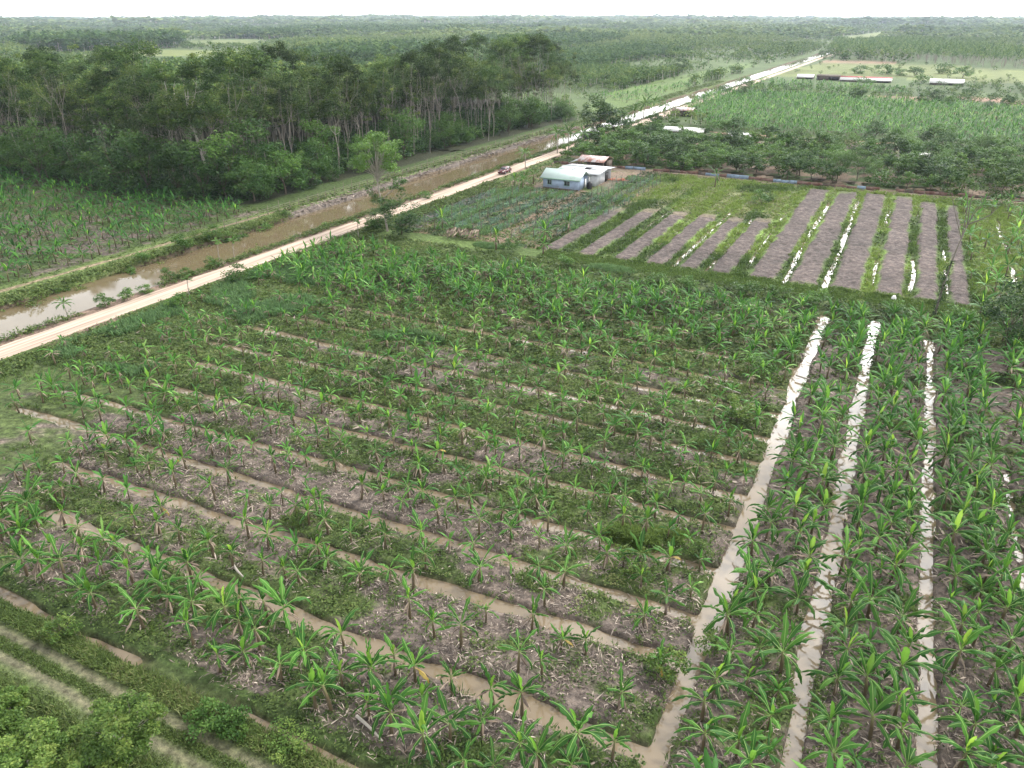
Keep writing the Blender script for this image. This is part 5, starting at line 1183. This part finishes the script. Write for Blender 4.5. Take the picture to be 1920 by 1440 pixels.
# bean trellises with netting
def net_mat():
    m, t, o = new_mat('green_netting'); l = t.links.new
    d = N(t, 'ShaderNodeBsdfDiffuse'); d.inputs['Color'].default_value = (.15, .26, .22, 1); tr = N(t, 'ShaderNodeBsdfTransparent'); mxs = N(t, 'ShaderNodeMixShader')
    g = N(t, 'ShaderNodeNewGeometry'); n = N(t, 'ShaderNodeTexNoise'); n.inputs['Scale'].default_value = .8; l(g.outputs['Position'], n.inputs['Vector'])
    mr = N(t, 'ShaderNodeMapRange'); mr.inputs['From Min'].default_value = .35; mr.inputs['From Max'].default_value = .7; mr.inputs['To Min'].default_value = .02; mr.inputs['To Max'].default_value = .20; l(n.outputs['Fac'], mr.inputs['Value'])
    l(mr.outputs[0], mxs.inputs[0]); l(tr.outputs[0], mxs.inputs[1]); l(d.outputs[0], mxs.inputs[2]); l(mxs.outputs[0], o.inputs['Surface']); return m
M_NET = net_mat()
TRELL = [(-78.5, 117, 152), (-74.5, 117, 155), (-70.3, 117, 156), (-66.5, 117, 157), (-62.8, 117, 158), (-58.6, 117, 176), (-55.9, 120, 181), (-52.4, 122, 181), (-49.6, 138, 178)]
for q, (u, v0, v1) in enumerate(TRELL):
    t_ = tag(link('bean_trellis', None, None, (u, 0, 0)), 'garden trellis of dark stakes and green netting, %s row from the canal road' % nth(q + 1), 'trellis', 'trellises in the netted garden')
    vs_ = np.arange(v0, v1, 3.2)
    for v in vs_:
        if pg.random() < .92:
            h = pg.uniform(1.6, 2.3); part('stake', t_, M_DARKW, lambda mb: mb.tube([(pg.normal(0, .05), v, -.1), (pg.normal(0, .12), v + pg.normal(0, .1), h)], [.075, .06], 4))
    n = len(vs_)
    def net(mb):
        for i in range(n - 1):
            z0, z1 = 1.5 + pg.normal(0, .12), 1.5 + pg.normal(0, .12); mb.slab([(0, vs_[i], .15), (0, vs_[i + 1], .15), (0, vs_[i + 1], z1), (0, vs_[i], z0)], .012)
    part('netting', t_, M_NET, net)
    part('top_wire', t_, M_DARKW, lambda mb: mb.tube([(0, v, 1.6) for v in vs_], [.012] * n, 4))
# banana plants standing apart in the garden and on the path
for q, (x, y, s, lab) in enumerate(((868, 0, 0, ''), (930, 470, 1.25, 'tall banana standing alone on the grassy path above the hedge'), (1020, 455, 1.15, 'banana at the lower end of the garden drain'), (1018, 478, 1.0, 'banana with thin stem in front of the garden drain'), (1065, 438, 1.0, 'banana beside the long garden drain'), (1340, 352, 1.3, 'single banana left on the yellow-green strip by the tin fence'), (830, 430, 1.1, 'banana with withered skirt at the garden corner'), (1248, 315, 1.1, 'pale dying banana behind the farmhouse by the tin fence'), (980, 355, 1.1, 'banana in front of the parked red car'), (1000, 345, 1.2, 'banana close to the left wall of the blue house'), (965, 352, 1.0, 'leftmost banana in the clump before the blue house'), (1265, 300, 1.1, 'pale banana left of the blue tin panels'), (1215, 300, 1.0, 'young banana behind the iron shed'))):
    if not lab: continue
    u, v = ground_at(x, y); pr = BPROTO['thin' if q % 2 else 'lush'][q % 9]; r = tag(link('banana_plant', None, None, (u, v, hz_(u, v)), q * 1.3, s * 1.15), lab, 'banana plant')
    for kname, me in pr.items(): link(kname, me, r)
# logs, stalks and the white sack
for x, y, L_, a, lab in ((1235, 1385, 1.9, -.9, 'pale fallen log at the pointed end of the front bed'), (1362, 592 + 140, 3.2, -.5, 'thin fallen pole lying on the first long bed'), (445, 1075, 2.2, -.5, 'fallen banana stalk near the front cross ditch'), (690, 1372, 2.4, -.4, 'fallen stalk on the bed beside the farm track'), (1520, 715, 3.4, -.35, 'long thin pole lying across the first long bed')):
    u, v = ground_at(x, y); mb = MB(); mb.tube(limb_path(pg, (-L_ / 2, 0, .12), (L_ / 2, .2, .22), 5, .012), [.10, .10, .09, .07, .05], 6, .7)
    tag(link('fallen_log', mb.mesh('fallen_log', [M_BARK], True), None, (u, v, hz_(u, v)), a), lab, 'log')
u, v = ground_at(1675, 563); mb = MB(); mb.tube([(0, 0, 0), (0, 0, .18), (.02, 0, .4), (.03, .02, .62), (.05, .02, .7)], [.28, .34, .33, .2, .07], 6); tag(link('white_sack', mb.mesh('white_sack', [M_WHITEP], True), None, (u, v, hz_(u, v))), 'white sack left standing at the end of a ploughed bed', 'sack')

# ------------------------------------------------------------------ haze
hm = bpy.data.materials.new('haze_air'); hm.use_nodes = True; ht = hm.node_tree; ht.nodes.clear()
ho = N(ht, 'ShaderNodeOutputMaterial'); hv = N(ht, 'ShaderNodeVolumePrincipled')
hv.inputs['Color'].default_value = (.76, .88, 1.0, 1); hv.inputs['Density'].default_value = HAZE; hv.inputs['Anisotropy'].default_value = .25
ht.links.new(hv.outputs[0], ho.inputs['Volume'])
hb = MB(); hb.box(((-9600 + 2800) / 2, (9600 - 70) / 2, 24.5), (2800 + 9600, 9600 + 70, 57))
hz = link('haze', hb.mesh('haze', [hm])); tag(hz, kind='stuff')
